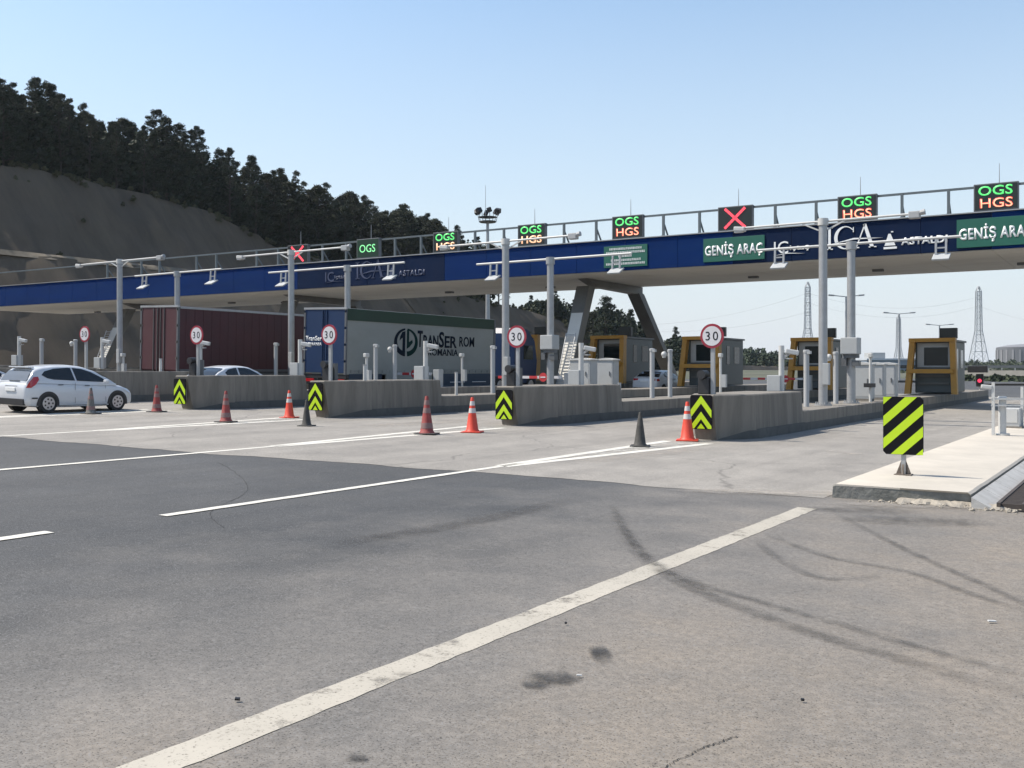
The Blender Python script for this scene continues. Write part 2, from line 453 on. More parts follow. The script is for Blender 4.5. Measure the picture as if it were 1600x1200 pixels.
def hill_z(Y, t):
    h = HH(Y); te = tedge(Y)
    if t <= te:
        if h > 15:
            tb = BENCH_H / KS
            if t < tb: z = t * KS
            elif t < tb + BENCH_W: z = BENCH_H + 0.05 * (t - tb)
            else: z = (t - BENCH_W) * KS
        else: z = t * KS
        return ZB + min(z, h)
    e = t - te
    return ZB + h + (0.13 * min(e, 45) + 0.03 * max(0, e - 45)) * min(1.0, h / 14.0)
Ys = [-60 + 1.25 * i for i in range(0, 460)]
vs = []; fs = []
for Y in Ys:
    te = tedge(Y); tb = BENCH_H / KS; h = HH(Y)
    ts = [tb * i / 12 for i in range(13)] + [tb + BENCH_W] + [tb + BENCH_W + (te - tb - BENCH_W) * i / 12 for i in range(1, 13)] if h > 15 else [te * i / 25 for i in range(26)]
    ts += [te + e for e in (1, 3, 6, 10, 15, 22, 30, 45, 70, 120)]
    for j, t in enumerate(ts):
        z = hill_z(Y, t)
        p = Vector((XB - t, Y, z))
        a = min(1.0, t / 3.0)
        g = mn.fractal(Vector((Y * 0.16, z * 0.05, 3.1)), 1.0, 2.0, 4) * 0.42 + mn.fractal(Vector((Y * 0.45, z * 0.35, 9.0)), 1.0, 2.0, 5) * 0.50
        p.x += g * a; p.z += 0.35 * a * mn.fractal(Vector((Y * 0.2, t * 0.2, 7.7)), 1.0, 2.0, 3)
        vs.append(p)
nc = len(ts)
for i in range(len(Ys) - 1):
    for j in range(nc - 1):
        k = i * nc + j; fs.append((k, k + 1, k + nc + 1, k + nc))
HILL = M('cut_slope_soil', (0.084, 0.063, 0.043), 0.95, 0, 0.35, 0.22, bump=1.0, bscale=0.9, dirt=(0.120, 0.091, 0.058), dscale=0.30, damt=0.8,
         stretch=(0.25, 1, 0.22))
# lighter worn earth on the bench and along the crest
LITE = M('bare_earth', (0.145, 0.120, 0.086), 0.95, 0, 0.35, 0.5, bump=0.5, bscale=3)
def soil_strip(name, f0, f1, dz, ya, yb, seed):
    sv = []; sf = []; n_ = int((yb - ya) / 1.5)
    for i in range(n_ + 1):
        Y = ya + (yb - ya) * i / n_; w = 0.75 + 0.5 * mn.noise(Vector((Y * 0.25, seed, 0)))
        a, b = f0(Y), f1(Y); b = a + (b - a) * max(0.15, w)
        for t in (a, (a + b) / 2, b): sv.append((XB - t, Y, hill_z(Y, t) + dz))
    for i in range(n_):
        for j in range(2): k = i * 3 + j; sf.append((k, k + 1, k + 4, k + 3))
    m_ = MB(); m_.add(sv, sf); return struct(m_.build(name, LITE, smooth=40))
soil_strip('bench_path', lambda Y: BENCH_H / KS - 0.5, lambda Y: BENCH_H / KS + 1.3, 0.22, 20, 108, 2.0)
mb = MB(); mb.add(vs, fs); ho = struct(mb.build('hill', HILL, smooth=22))

# ------------------------------------------------------------------ pines
BARK = M('pine_bark', (0.040, 0.032, 0.026), 0.95, 0, 0.3, 6, bump=0.4)
LEAF = [M('pine_needles', (0.021, 0.031, 0.016), 0.75, 0, 0.5, 0.9, spec=0.25),
        M('pine_needles_olive', (0.028, 0.034, 0.017), 0.75, 0, 0.5, 0.9, spec=0.25)]
def crown_mb(rnd, h, r, base, clumps, per, round_top=True):
    mb = MB()
    lst = []
    for k in range(clumps):
        t = rnd.random() ** 0.8
        zz = base + (h - base) * t
        prof = math.sin(PI * min(1, 0.16 + 0.80 * t)) if round_top else (1.04 - t) ** 0.75
        rr = r * prof * (0.35 + 0.75 * rnd.random() ** 0.6)
        a = rnd.uniform(0, 2 * PI)
        lst.append((rr * math.cos(a), rr * math.sin(a), zz, rnd.uniform(0.10, 0.19) * r * (1.25 - 0.45 * t)))
    lst.append((0, 0, h - 0.3, 0.16 * r))
    for (cx, cy, cz, cr) in lst:
        for _ in range(per):
            v = Vector((rnd.gauss(0, 1), rnd.gauss(0, 1), rnd.gauss(0, 0.75))).normalized() * (rnd.random() ** 0.45)
            c = Vector((cx, cy, cz)) + Vector((v.x * cr * 1.5, v.y * cr * 1.5, v.z * cr * 0.95))
            d1 = Vector((rnd.gauss(0, 1), rnd.gauss(0, 1), rnd.gauss(0.3, 0.8))).normalized(); d2 = d1.orthogonal().normalized()
            d2 = Matrix.Rotation(rnd.uniform(0, 6.28), 3, d1) @ d2
            L = rnd.uniform(0.24, 0.50) * (r / 3.4); W = L * rnd.uniform(0.25, 0.45)
            mb.quad(c - d1 * L * 0.5 - d2 * W * 0.3, c - d2 * W * 0.5 + d1 * L * 0.1, c + d1 * L * 0.5, c + d2 * W * 0.5 - d1 * L * 0.05)
    return mb, lst
def make_pine(seed, h, r, basef, clumps, per, mat, lean=0.0, round_top=True):
    rnd = random.Random(seed)
    root = empty('pine_tree')
    mb, lst = crown_mb(rnd, h, r, h * basef, clumps, per, round_top)
    tr = MB()
    pts = [Vector((lean * math.sin(i * 1.3) * 0.3, lean * i / 6, h * 0.97 * i / 6 - (0.6 if i == 0 else 0))) for i in range(7)]
    for i in range(6): tr.cyl(pts[i], pts[i + 1], 0.19 * h / 14 * (1 - i / 6.6), 0.19 * h / 14 * (1 - (i + 1) / 6.6), 7)
    for (cx, cy, cz, cr) in lst[::2]:
        z0 = max(h * basef * 0.8, cz - 0.5 * math.hypot(cx, cy)); tr.cyl((0, 0, z0), (cx * 0.9, cy * 0.9, cz), 0.055 * h / 14, 0.02, 5, caps=False)
    tr.build('trunk', BARK, root, smooth=60)
    mb.build('crown', mat, root, recalc=False)
    return root
protos = [make_pine(11, 14.0, 2.7, 0.14, 80, 72, LEAF[0], 0.2, False), make_pine(12, 15.5, 3.1, 0.18, 90, 72, LEAF[1], 0.5), make_pine(13, 12.5, 2.9, 0.10, 85, 72, LEAF[0], 0.3, False),
          make_pine(14, 15.0, 2.6, 0.10, 90, 70, LEAF[0], 0.2, False), make_pine(15, 13.5, 4.0, 0.20, 90, 75, LEAF[1], 0.6)]
used = [False] * len(protos)
PLAB = ['dense pointed pine in the dark forest on the hilltop', 'slender high-crowned pine in the dark forest on the hilltop',
        'bushy low-branched pine in the dark forest on the hilltop', 'narrow pointed pine in the dark forest on the hilltop',
        'broad loose-crowned pine in the dark forest on the hilltop']
rt = random.Random(5)
def put_tree(k, x, y, z, s, label, group):
    rz = rt.uniform(0, 6.28); s3 = (s * rt.uniform(0.9, 1.12), s * rt.uniform(0.9, 1.12), s)
    if not used[k]:
        used[k] = True; o = protos[k]; o.location = (x, y, z); o.rotation_euler = (0, 0, rz); o.scale = s3
    else: o = dup(protos[k], (x, y, z), rz=rz, scale=s3)
    tag(o, label, 'tree', group); return o
SKYL = [(-400, 60), (0, 120), (45, 114), (110, 146), (200, 180), (275, 176), (330, 222), (400, 238), (430, 254), (480, 268), (540, 290), (580, 316), (650, 324), (700, 350), (760, 366), (800, 398), (830, 456), (900, 470)]
def height_at(p, rnd_):
    """how tall the forest stands above point p"""
    v = Vector(p) - Vector((0, 0, CAMZ)); d = -v.x * SA + v.y * CA; x = CX + F * (v.x * CA + v.y * SA) / d
    for i in range(len(SKYL) - 1):
        if SKYL[i][0] <= x <= SKYL[i + 1][0]:
            t = (x - SKYL[i][0]) / (SKYL[i + 1][0] - SKYL[i][0]); ys = SKYL[i][1] * (1 - t) + SKYL[i + 1][1] * t
            return CAMZ + (HY - ys + rnd_.uniform(-16, 7)) / F * d - p[2]
    return 6.0
cnt = 0; YF = TAB[10][0] + 4
for row, (off, step) in enumerate(((1.6, 2.7), (5.0, 3.2), (9.5, 3.8), (15, 4.6), (22, 5.4), (31, 6.6))):
    Y = 60.0 + row * 1.3
    while Y < YF + row * 3:
        k = rt.randrange(5)
        yy = Y + rt.uniform(-1.2, 1.2); e = off + rt.uniform(-1.4, 2.2); te = tedge(yy)
        h = HH(yy)
        if h > 4.2:
            s = rt.uniform(0.56, 0.84) * (1.0 if h > 12 else 0.95) * (1.18 if rt.random() < 0.12 else 1.0) * (1.0 + 0.32 * max(0, min(1, (yy - 85) / 60)))
            zz_ = hill_z(yy, te + e) - 0.2; s = min(1.15, height_at((XB - te - e, yy, zz_), rt) * rt.uniform(0.80, 1.0) / [14.0, 15.5, 12.5, 15.0, 13.5][k])
            if cnt < 289 and s > 0.30:
                put_tree(k, XB - te - e, yy, hill_z(yy, te + e) - 0.2, s, PLAB[k], 'pines of the hilltop forest'); cnt += 1
        Y += step * rt.uniform(0.8, 1.25) * (1.0 if Y < 150 else 1.1)
print('forest pines', cnt)
# the rest of the forest behind the first rows reads as one dark mass
def leaf_mass(name, lst, mat, seed, leaf, per):
    rnd = random.Random(seed); mb = MB()
    for (c, r, h) in lst:
        for _ in range(per):
            v = Vector((rnd.gauss(0, 1), rnd.gauss(0, 1), rnd.gauss(0, 1))).normalized() * rnd.random() ** 0.4
            t = (v.z + 1) / 2
            q = Vector(c) + Vector((v.x * r * (1.15 - 0.75 * t), v.y * r * (1.15 - 0.75 * t), h * t))
            d1 = Vector((rnd.gauss(0, 1), rnd.gauss(0, 1), rnd.gauss(0, 1))).normalized(); d2 = d1.orthogonal()
            L = leaf * rnd.uniform(0.6, 1.2)
            mb.quad(q - d1 * L * 0.5, q - d2 * L * 0.4, q + d1 * L * 0.5, q + d2 * L * 0.4)
    return stuff(mb.build(name, mat, recalc=False))
fl = []; fr = random.Random(77)
for k in range(760):
    yy = 50 + (YF - 50) * (k + fr.random()) / 760; e = fr.uniform(3.0, 40) if k % 2 else fr.uniform(2.5, 9); h0 = HH(yy)
    if h0 < 4.2: continue
    te = tedge(yy); hh = fr.uniform(6.0, 10.0) * (1.0 + 0.25 * max(0, min(1, (yy - 85) / 60))); z_ = hill_z(yy, te + e) - 0.5; hh = min(hh, height_at((XB - te - e, yy, z_), fr) - 1.5)
    if hh > 1.5: fl.append(((XB - te - e, yy, z_), fr.uniform(1.6, 2.6), hh))
leaf_mass('pine_forest', fl, LEAF[0], 8, 0.6, 300)
# dry tufts and low shrubs on the crest and the slope
GRS = M('dry_scrub', (0.075, 0.075, 0.042), 0.9, 0, 0.5, 0.5, spec=0.2)
tl = []
for k in range(300):
    yy = 50 + (TAB[-1][0] - 50) * fr.random(); te = tedge(yy); t = te + fr.gauss(0.2, 0.8) if k % 12 else te * fr.random() ** 0.6
    if t < 1: continue
    tl.append(((XB - t, yy, hill_z(yy, t) - 0.05), fr.uniform(0.25, 0.7), fr.uniform(0.3, 1.0)))
leaf_mass('slope_scrub', tl, GRS, 9, 0.30, 60)
# the pines standing free behind the booths and gantry leg: pixel x, top y, distance, width factor, kind
FREE = [(868, 452, 215, 1.05, 0, 'tall dark pine left of the front gantry leg, beyond the booths'),
        (897, 468, 222, 1.0, 2, 'dark pine partly hidden by the front gantry leg'),
        (948, 464, 205, 1.25, 2, 'broadest dark pine, framed between the two gantry legs'),
        (925, 488, 212, 0.9, 4, 'shorter dark pine left of the broadest one between the gantry legs'),
        (986, 484, 214, 0.95, 0, 'rounded dark pine just left of the rear gantry leg'),
        (1008, 508, 222, 0.8, 2, 'low dark pine half hidden by the rear gantry leg'),
        (1028, 520, 235, 0.85, 2, 'low dark pine at the foot of the rear gantry leg'),
        (1056, 511, 225, 0.8, 2, 'lone pointed pine right of the rear gantry leg'),
        (1074, 527, 240, 0.6, 0, 'small pine right of the lone pointed one, near the speed sign'),
        (830, 462, 230, 1.0, 0, 'dark pine beneath the gantry, left of the thin grey mast'),
        (848, 470, 226, 0.9, 4, 'dark loose pine beneath the gantry beside the thin grey mast')]
HT = [14.0, 15.5, 12.5, 15.0, 13.5]
for (x, yt, d, wf, k, lab) in FREE:
    p = PD(x, yt, d); t = XB - p.x
    zb = (hill_z(p.y, t) if t > 0 else gz(p.x)) - 0.3
    s = max(0.35, (p.z - zb) / HT[k])
    o = put_tree(k, p.x, p.y, zb, s, lab, None); o.scale = (s * wf, s * wf, s)
    if 'group' in o: del o['group']

SKY_ = [(815, 470), (830, 463), (850, 466), (870, 456), (890, 472), (908, 480), (925, 481), (948, 467), (968, 480), (985, 487), (1005, 502), (1020, 517), (1036, 532), (1056, 516), (1074, 528), (1092, 540)]
ml = []; mr_ = random.Random(31)
for k in range(150):
    x = mr_.uniform(815, 1090)
    for i in range(len(SKY_) - 1):
        if SKY_[i][0] <= x <= SKY_[i + 1][0]:
            yt = SKY_[i][1] + (SKY_[i + 1][1] - SKY_[i][1]) * (x - SKY_[i][0]) / (SKY_[i + 1][0] - SKY_[i][0])
    d = mr_.uniform(214, 240); p = PD(x, yt + mr_.uniform(1, 14), d); t = XB - p.x
    zb = (hill_z(p.y, t) if t > 0 else gz(p.x)) - 0.3
    if p.z - zb > 1.0: ml.append(((p.x, p.y, zb), mr_.uniform(1.3, 2.4), p.z - zb))
leaf_mass('pine_grove', ml, LEAF[0], 12, 0.6, 230)
# ------------------------------------------------------------------ materials of the built things
STEELW = M('galvanised_steel', (0.35, 0.355, 0.36), 0.42, 0.35, 0.10, 4, dirt=(0.30, 0.29, 0.27), dscale=3, damt=0.5)
WHITEP = M('white_paint', (0.50, 0.50, 0.485), 0.45, 0, 0.06, 3, dirt=(0.45, 0.42, 0.37), dscale=2.5, damt=0.45)
GREYP = M('grey_paint', (0.36, 0.365, 0.365), 0.5, 0, 0.07, 2, dirt=(0.26, 0.25, 0.23), dscale=2, damt=0.45)
LGREY = M('light_grey_cabinet_paint', (0.37, 0.38, 0.38), 0.5, 0, 0.06, 2, dirt=(0.33, 0.32, 0.29), dscale=1.6, damt=0.4)
DGREY = M('dark_grey_paint', (0.10, 0.105, 0.11), 0.5, 0, 0.15, 3)
BLACKP = M('black_plastic', (0.02, 0.02, 0.022), 0.5, 0, 0.2, 5)
STEELD = M('bridge_steel', (0.12, 0.118, 0.11), 0.55, 0.1, 0.12, 1.2, dirt=(0.08, 0.075, 0.07), dscale=0.8, damt=0.5)
SOFFIT = M('soffit_panels', (0.56, 0.545, 0.50), 0.6, 0, 0.07, 0.6, dirt=(0.33, 0.31, 0.28), dscale=0.5, damt=0.45, stretch=(0.3, 1, 1))
BLUE = M('blue_fascia', (0.0005, 0.019, 0.098), 0.7, 0, 0.14, 0.5, spec=0.08, dirt=(0.006, 0.028, 0.09), dscale=0.6, damt=0.5, stretch=(0.4, 1, 2))
NAVY = M('navy_fascia', (0.003, 0.012, 0.040), 0.7, 0, 0.14, 0.5, spec=0.08, dirt=(0.012, 0.02, 0.05), dscale=0.6, damt=0.5)
GREENS = M('green_sign', (0.007, 0.10, 0.068), 0.6, 0, 0.08, 1.0)
LETW = M('white_lettering', (0.78, 0.79, 0.78), 0.5, 0, 0.05, 3)
LETD = M('shade_tinted_lettering', (0.05, 0.065, 0.12), 0.5, 0, 0.15, 3)  # white letters recoloured dark blue to look as if in shade
LEDG = M('led_green', (0.05, 0.3, 0.08), 0.5, 0, 0, 1, emit=(0.10, 0.75, 0.18), estr=0.75)
LEDGW = M('led_pale_green', (0.05, 0.3, 0.08), 0.5, 0, 0, 1, emit=(0.30, 0.85, 0.40), estr=0.75)
LEDR = M('led_red', (0.3, 0.03, 0.03), 0.5, 0, 0, 1, emit=(0.95, 0.10, 0.07), estr=0.9)
LEDO = M('led_orange_white', (0.3, 0.2, 0.1), 0.5, 0, 0, 1, emit=(0.95, 0.50, 0.30), estr=0.9)
LEDX = M('led_cross_red', (0.3, 0.03, 0.03), 0.5, 0, 0, 1, emit=(1.0, 0.07, 0.11), estr=1.0)
LEDBG = M('display_face', (0.012, 0.016, 0.014), 0.35, 0, 0.2, 20)
LEDBGG = M('display_face_green', (0.012, 0.035, 0.018), 0.35, 0, 0.2, 20)
YELL = M('yellow_frame_paint', (0.44, 0.215, 0.022), 0.5, 0, 0.10, 2, dirt=(0.20, 0.13, 0.05), dscale=2.5, damt=0.4)
GLASSD = M('dark_glass', (0.010, 0.016, 0.017), 0.08, 0, 0.1, 1, spec=0.3)
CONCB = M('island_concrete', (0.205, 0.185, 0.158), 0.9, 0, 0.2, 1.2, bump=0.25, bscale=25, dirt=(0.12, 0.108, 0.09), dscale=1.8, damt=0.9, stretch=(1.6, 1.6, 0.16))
CONCT = M('pad_concrete', (0.45, 0.41, 0.35), 0.9, 0, 0.10, 0.8, bump=0.15, bscale=25, dirt=(0.30, 0.28, 0.25), dscale=0.9, damt=0.45)
FLUO = M('fluorescent_yellow', (0.46, 0.66, 0.010), 0.4, 0, 0.05, 4, dirt=(0.42, 0.52, 0.05), dscale=5, damt=0.25)
BLKS = M('black_stripe', (0.007, 0.007, 0.009), 0.8, 0, 0.2, 4, spec=0.12)
SIGNR = M('sign_red', (0.26, 0.018, 0.035), 0.45, 0, 0.06, 4)
SIGNW = M('sign_white', (0.56, 0.55, 0.56), 0.45, 0, 0.05, 4)
REDP = M('red_paint', (0.45, 0.03, 0.035), 0.5, 0, 0.1, 4)

RAILG = M('railing_grey', (0.10, 0.12, 0.13), 0.5, 0.1, 0.12, 2)
# ------------------------------------------------------------------ gantry
GY0, GY1, GZ0, GZ1 = 51.0, 61.0, 7.55, 9.22
GXL, GXR = -88.5, 8.0
gantry = empty('toll_gantry', (0, 0, 0))
tag(gantry, 'long blue toll plaza gantry spanning all the lanes on leaning steel legs', 'gantry')
mb = MB(); mb.box(((GXL + GXR) / 2, (GY0 + GY1) / 2 + 0.05, (GZ0 + GZ1) / 2 + 0.05), (GXR - GXL, GY1 - GY0 - 0.2, GZ1 - GZ0 - 0.1))
mb.build('deck', DGREY, gantry)
mb = MB()
k = 0; x = GXL
while x < GXR - 0.1:
    x2 = min(GXR, x + 3.05)
    for (ya, yb) in ((GY0 + 0.02, GY0 + 4.6), (GY0 + 4.64, GY1)):
        mb.box(((x + x2) / 2, (ya + yb) / 2, GZ0), (x2 - x - 0.02, yb - ya, 0.10))
    x = x2
mb.build('soffit', SOFFIT, gantry)
mb = MB(); x = GXL
while x < GXR - 0.1:
    x2 = min(GXR, x + 3.05); mid = (x + x2) / 2
    navy = (-17.2 < mid < -7.4) or (-48.5 < mid < -37.4)
    mb.box((mid, GY0 - 0.06, (GZ0 + GZ1) / 2), (x2 - x - 0.016, 0.12, GZ1 - GZ0), mi=1 if navy else 0, bev=0.008)
    x = x2
mb.build('fascia', [BLUE, NAVY], gantry)
mb = MB(); mb.box(((GXL + GXR) / 2, GY0 + 0.02, GZ1 + 0.045), (GXR - GXL, 0.42, 0.05)); mb.build('coping', STEELW, gantry)
mb = MB(); mb.box(((GXL + GXR) / 2, GY0 + 0.10, GZ1 + 1.22), (GXR - GXL, 0.10, 0.10)); mb.build('top_rail', RAILG, gantry)
DISPX = [-5.98 - 6.12 * i for i in range(0, 11)]
postx = []
for X in DISPX:
    postx += [X + 2.03, X - 2.03 - 0.0]
proto_post = None
for X in postx:
    if X > GXR: continue
    if proto_post is None:
        mb = MB(); mb.box((0, 0, 0.6), (0.12, 0.12, 1.13)); mb.beam((0, 0.05, 0.72), (0, 0.62, 0.06), 0.07, 0.07); mb.box((0, 0.3, 0.03), (0.16, 0.75, 0.04))
        proto_post = mb.build('railing_post', RAILG, gantry); proto_post.location = (X, GY0 + 0.10, GZ1 + 0.072)
    else:
        c = proto_post.copy(); COL.objects.link(c); c.parent = gantry; c.location = (X, GY0 + 0.10, GZ1 + 0.072)
# small lights under the soffit
for i, (X, yy) in enumerate(((-19.5, 57.5), (-12.5, 57.2), (-5.5, 57.5), (-33, 57.5), (-41, 57.5), (-62, 57.2), (-82, 59.5), (-58, 59.0))):
    mb = MB(); mb.box((0, 0, -0.06), (0.55, 0.32, 0.12)); o = mb.build('soffit_lamp', DGREY, gantry); o.location = (X, yy, GZ0 - 0.052)
def gleg(X):
    gb = gz(X) + 0.38
    # crossbeam along the road under the deck
    mb = MB(); mb.prism([(53.4, GZ0 - 0.055), (61.2, GZ0 - 0.055), (61.2, GZ0 - 0.55), (55.0, GZ0 - 0.45)], 'x', X - 0.32, X + 0.32)
    mb.build('crossbeam', STEELD, gantry)
    # near leg
    def leg(y0, y1, w0, w1):
        mb = MB()
        zt = GZ0 - 0.5
        for (ya, yb) in ((y0, y1),):
            mb.add([(X - 0.42, ya - w0, gb), (X + 0.42, ya - w0, gb), (X + 0.42, ya + w0, gb), (X - 0.42, ya + w0, gb),
                    (X - 0.42, yb - w1, zt), (X + 0.42, yb - w1, zt), (X + 0.42, yb + w1, zt), (X - 0.42, yb + w1, zt)],
                   [(0, 1, 5, 4), (1, 2, 6, 5), (2, 3, 7, 6), (3, 0, 4, 7), (3, 2, 1, 0), (4, 5, 6, 7)])
        o = mb.build('leg', STEELD, gantry)
        return gb, zt
    leg(51.2, 53.9, 0.26, 0.40); leg(67.2, 60.8, 0.26, 0.38)
    fp = MB()
    fp.add([(X - 0.38, 50.93, gb + 0.05), (X + 0.38, 50.93, gb + 0.05), (X + 0.38, 53.49, GZ0 - 0.55), (X - 0.38, 53.49, GZ0 - 0.55),
            (X - 0.38, 50.96, gb + 0.05), (X + 0.38, 50.96, gb + 0.05), (X + 0.38, 53.52, GZ0 - 0.55), (X - 0.38, 53.52, GZ0 - 0.55)],
           [(0, 1, 2, 3), (4, 7, 6, 5), (0, 4, 5, 1), (1, 5, 6, 2), (2, 6, 7, 3), (3, 7, 4, 0)])
    fp.build('front_plate', SOFFIT, gantry)
    # ladder rungs lying on the near leg's front face
    lm = MB()
    for s in (-0.30, 0.30): lm.beam((X + s, 50.86, gb + 0.1), (X + s, 52.05, gb + 3.15), 0.05)
    for i in range(16):
        t = i / 15; lm.beam((X - 0.30, 50.87 + 1.13 * t, gb + 0.2 + 2.85 * t), (X + 0.30, 50.87 + 1.13 * t, gb + 0.2 + 2.85 * t), 0.04)
    lm.build('ladder', STEELW, gantry)
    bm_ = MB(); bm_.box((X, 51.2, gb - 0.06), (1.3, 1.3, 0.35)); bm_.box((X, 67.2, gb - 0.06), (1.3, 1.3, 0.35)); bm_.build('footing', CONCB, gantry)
for X in (-28.5, -52.4, -70.3): gleg(X)

# displays on the railing
DT = ['OH', 'OH', 'X', 'OH2', 'OHo', 'OHo', 'O', 'X']
DLAB = ['lit lane display with green OGS over red HGS at the right edge of the photo',
        'lit lane display with green OGS over red HGS, second from the right edge',
        'lit lane display with a big red cross above the green wide-vehicle sign',
        'lit lane display with green OGS over red HGS above the small-lettered green sign',
        'lit display, green OGS over pale orange HGS, right of the floodlight mast',
        'lit display, green OGS over pale orange HGS, half crossed by a white boom',
        'lane display showing only OGS in pale green on a green face',
        'lane display with a red cross behind the boom of a tall pole']
for i, X in enumerate(DISPX[:8]):
    t = DT[i]
    o = empty('lane_display', (X, GY0 + 0.0, GZ1 + 0.07)); tag(o, DLAB[i], 'display', 'lane displays along the gantry railing')
    mb = MB(); mb.box((0, -0.02, 0.63), (1.86, 0.24, 1.24), bev=0.02); mb.build('housing', DGREY, o)
    mb = MB(); mb.box((0, -0.145, 0.63), (1.74, 0.02, 1.12)); mb.build('screen', LEDBGG if t == 'O' else LEDBG, o)
    mb = MB(); mb.cyl((0.12, 0.05, 1.24), (0.12, 0.05, 2.15), 0.022, 0.012, 6); mb.build('lightning_rod', STEELW, o)
    if t == 'X':
        mb = MB()
        for s in (-1, 1):
            for j in range(7):
                a, b_ = -0.5 + j / 7, -0.5 + (j + 0.92) / 7
                mb.beam((s * a * 1.10, -0.17, 0.63 + a * 1.02), (s * b_ * 1.10, -0.17, 0.63 + b_ * 1.02), 0.03, 0.13)
        mb.build('red_cross', LEDX, o)
    elif t == 'O':
        text_obj('lettering', 'OGS', 1.30, 0.50, LEDGW, o, (-0.02, -0.158, 0.62), bold=0.0)
    else:
        text_obj('lettering', 'OGS', 1.42, 0.44, LEDG, o, (-0.02, -0.158, 0.92), bold=0.012)
        text_obj('lettering', 'HGS', 1.36, 0.44, LEDO if t == 'OHo' else LEDR, o, (0.02, -0.158, 0.36), bold=0.015)
        if t != 'OHo':      # the lower half of the letters shows orange-white
            text_obj('lettering_highlight', 'HGS', 1.30, 0.40, LEDO, o, (0.03, -0.163, 0.345), bold=-0.012)
# green signs
for i, (X, lab) in enumerate(((-18.3, 'green sign reading GENIS ARAC on the fascia below the red cross'), (-5.98, 'green sign reading GENIS ARAC at the right edge of the photo'))):
    o = empty('lane_sign', (X, GY0 - 0.12, 8.33)); tag(o, lab, 'sign', 'green lane signs on the gantry fascia')
    mb = MB(); mb.box((0, -0.025, 0), (3.28, 0.05, 1.22 if i == 0 else 1.30), bev=0.01); mb.build('panel', GREENS, o)
    text_obj('lettering', 'GENİŞ ARAÇ', 3.08, 0.84, LETW, o, (0.0, -0.052, -0.02), bold=0.028, spacing=1.05)
o = empty('lane_sign', (-24.45, GY0 - 0.12, 8.32)); tag(o, 'green sign with several small faded lines of lettering, below an OGS display', 'sign')
mb = MB(); mb.box((0, -0.025, 0), (2.62, 0.05, 1.18), bev=0.01); mb.build('panel', GREENS, o)
rr = random.Random(3)
for j, (zz, wl) in enumerate(((0.42, 1.9), (0.22, 2.3), (0.02, 0.8), (-0.20, 1.7), (-0.40, 2.3))):
    xx = -wl / 2; mb = MB()
    while xx < wl / 2:                       # illegible in the photograph: only the grain of small letters
        ww = rr.uniform(0.045, 0.085)
        for kx in (0, ww * 0.7): mb.box((xx + kx, -0.057, zz), (0.022, 0.012, 0.12))
        mb.box((xx + ww * 0.35, -0.057, zz + rr.choice((-0.05, 0, 0.05))), (ww * 0.7, 0.012, 0.025))
        xx += ww + 0.04
    mb.build('lettering', LETW, o)
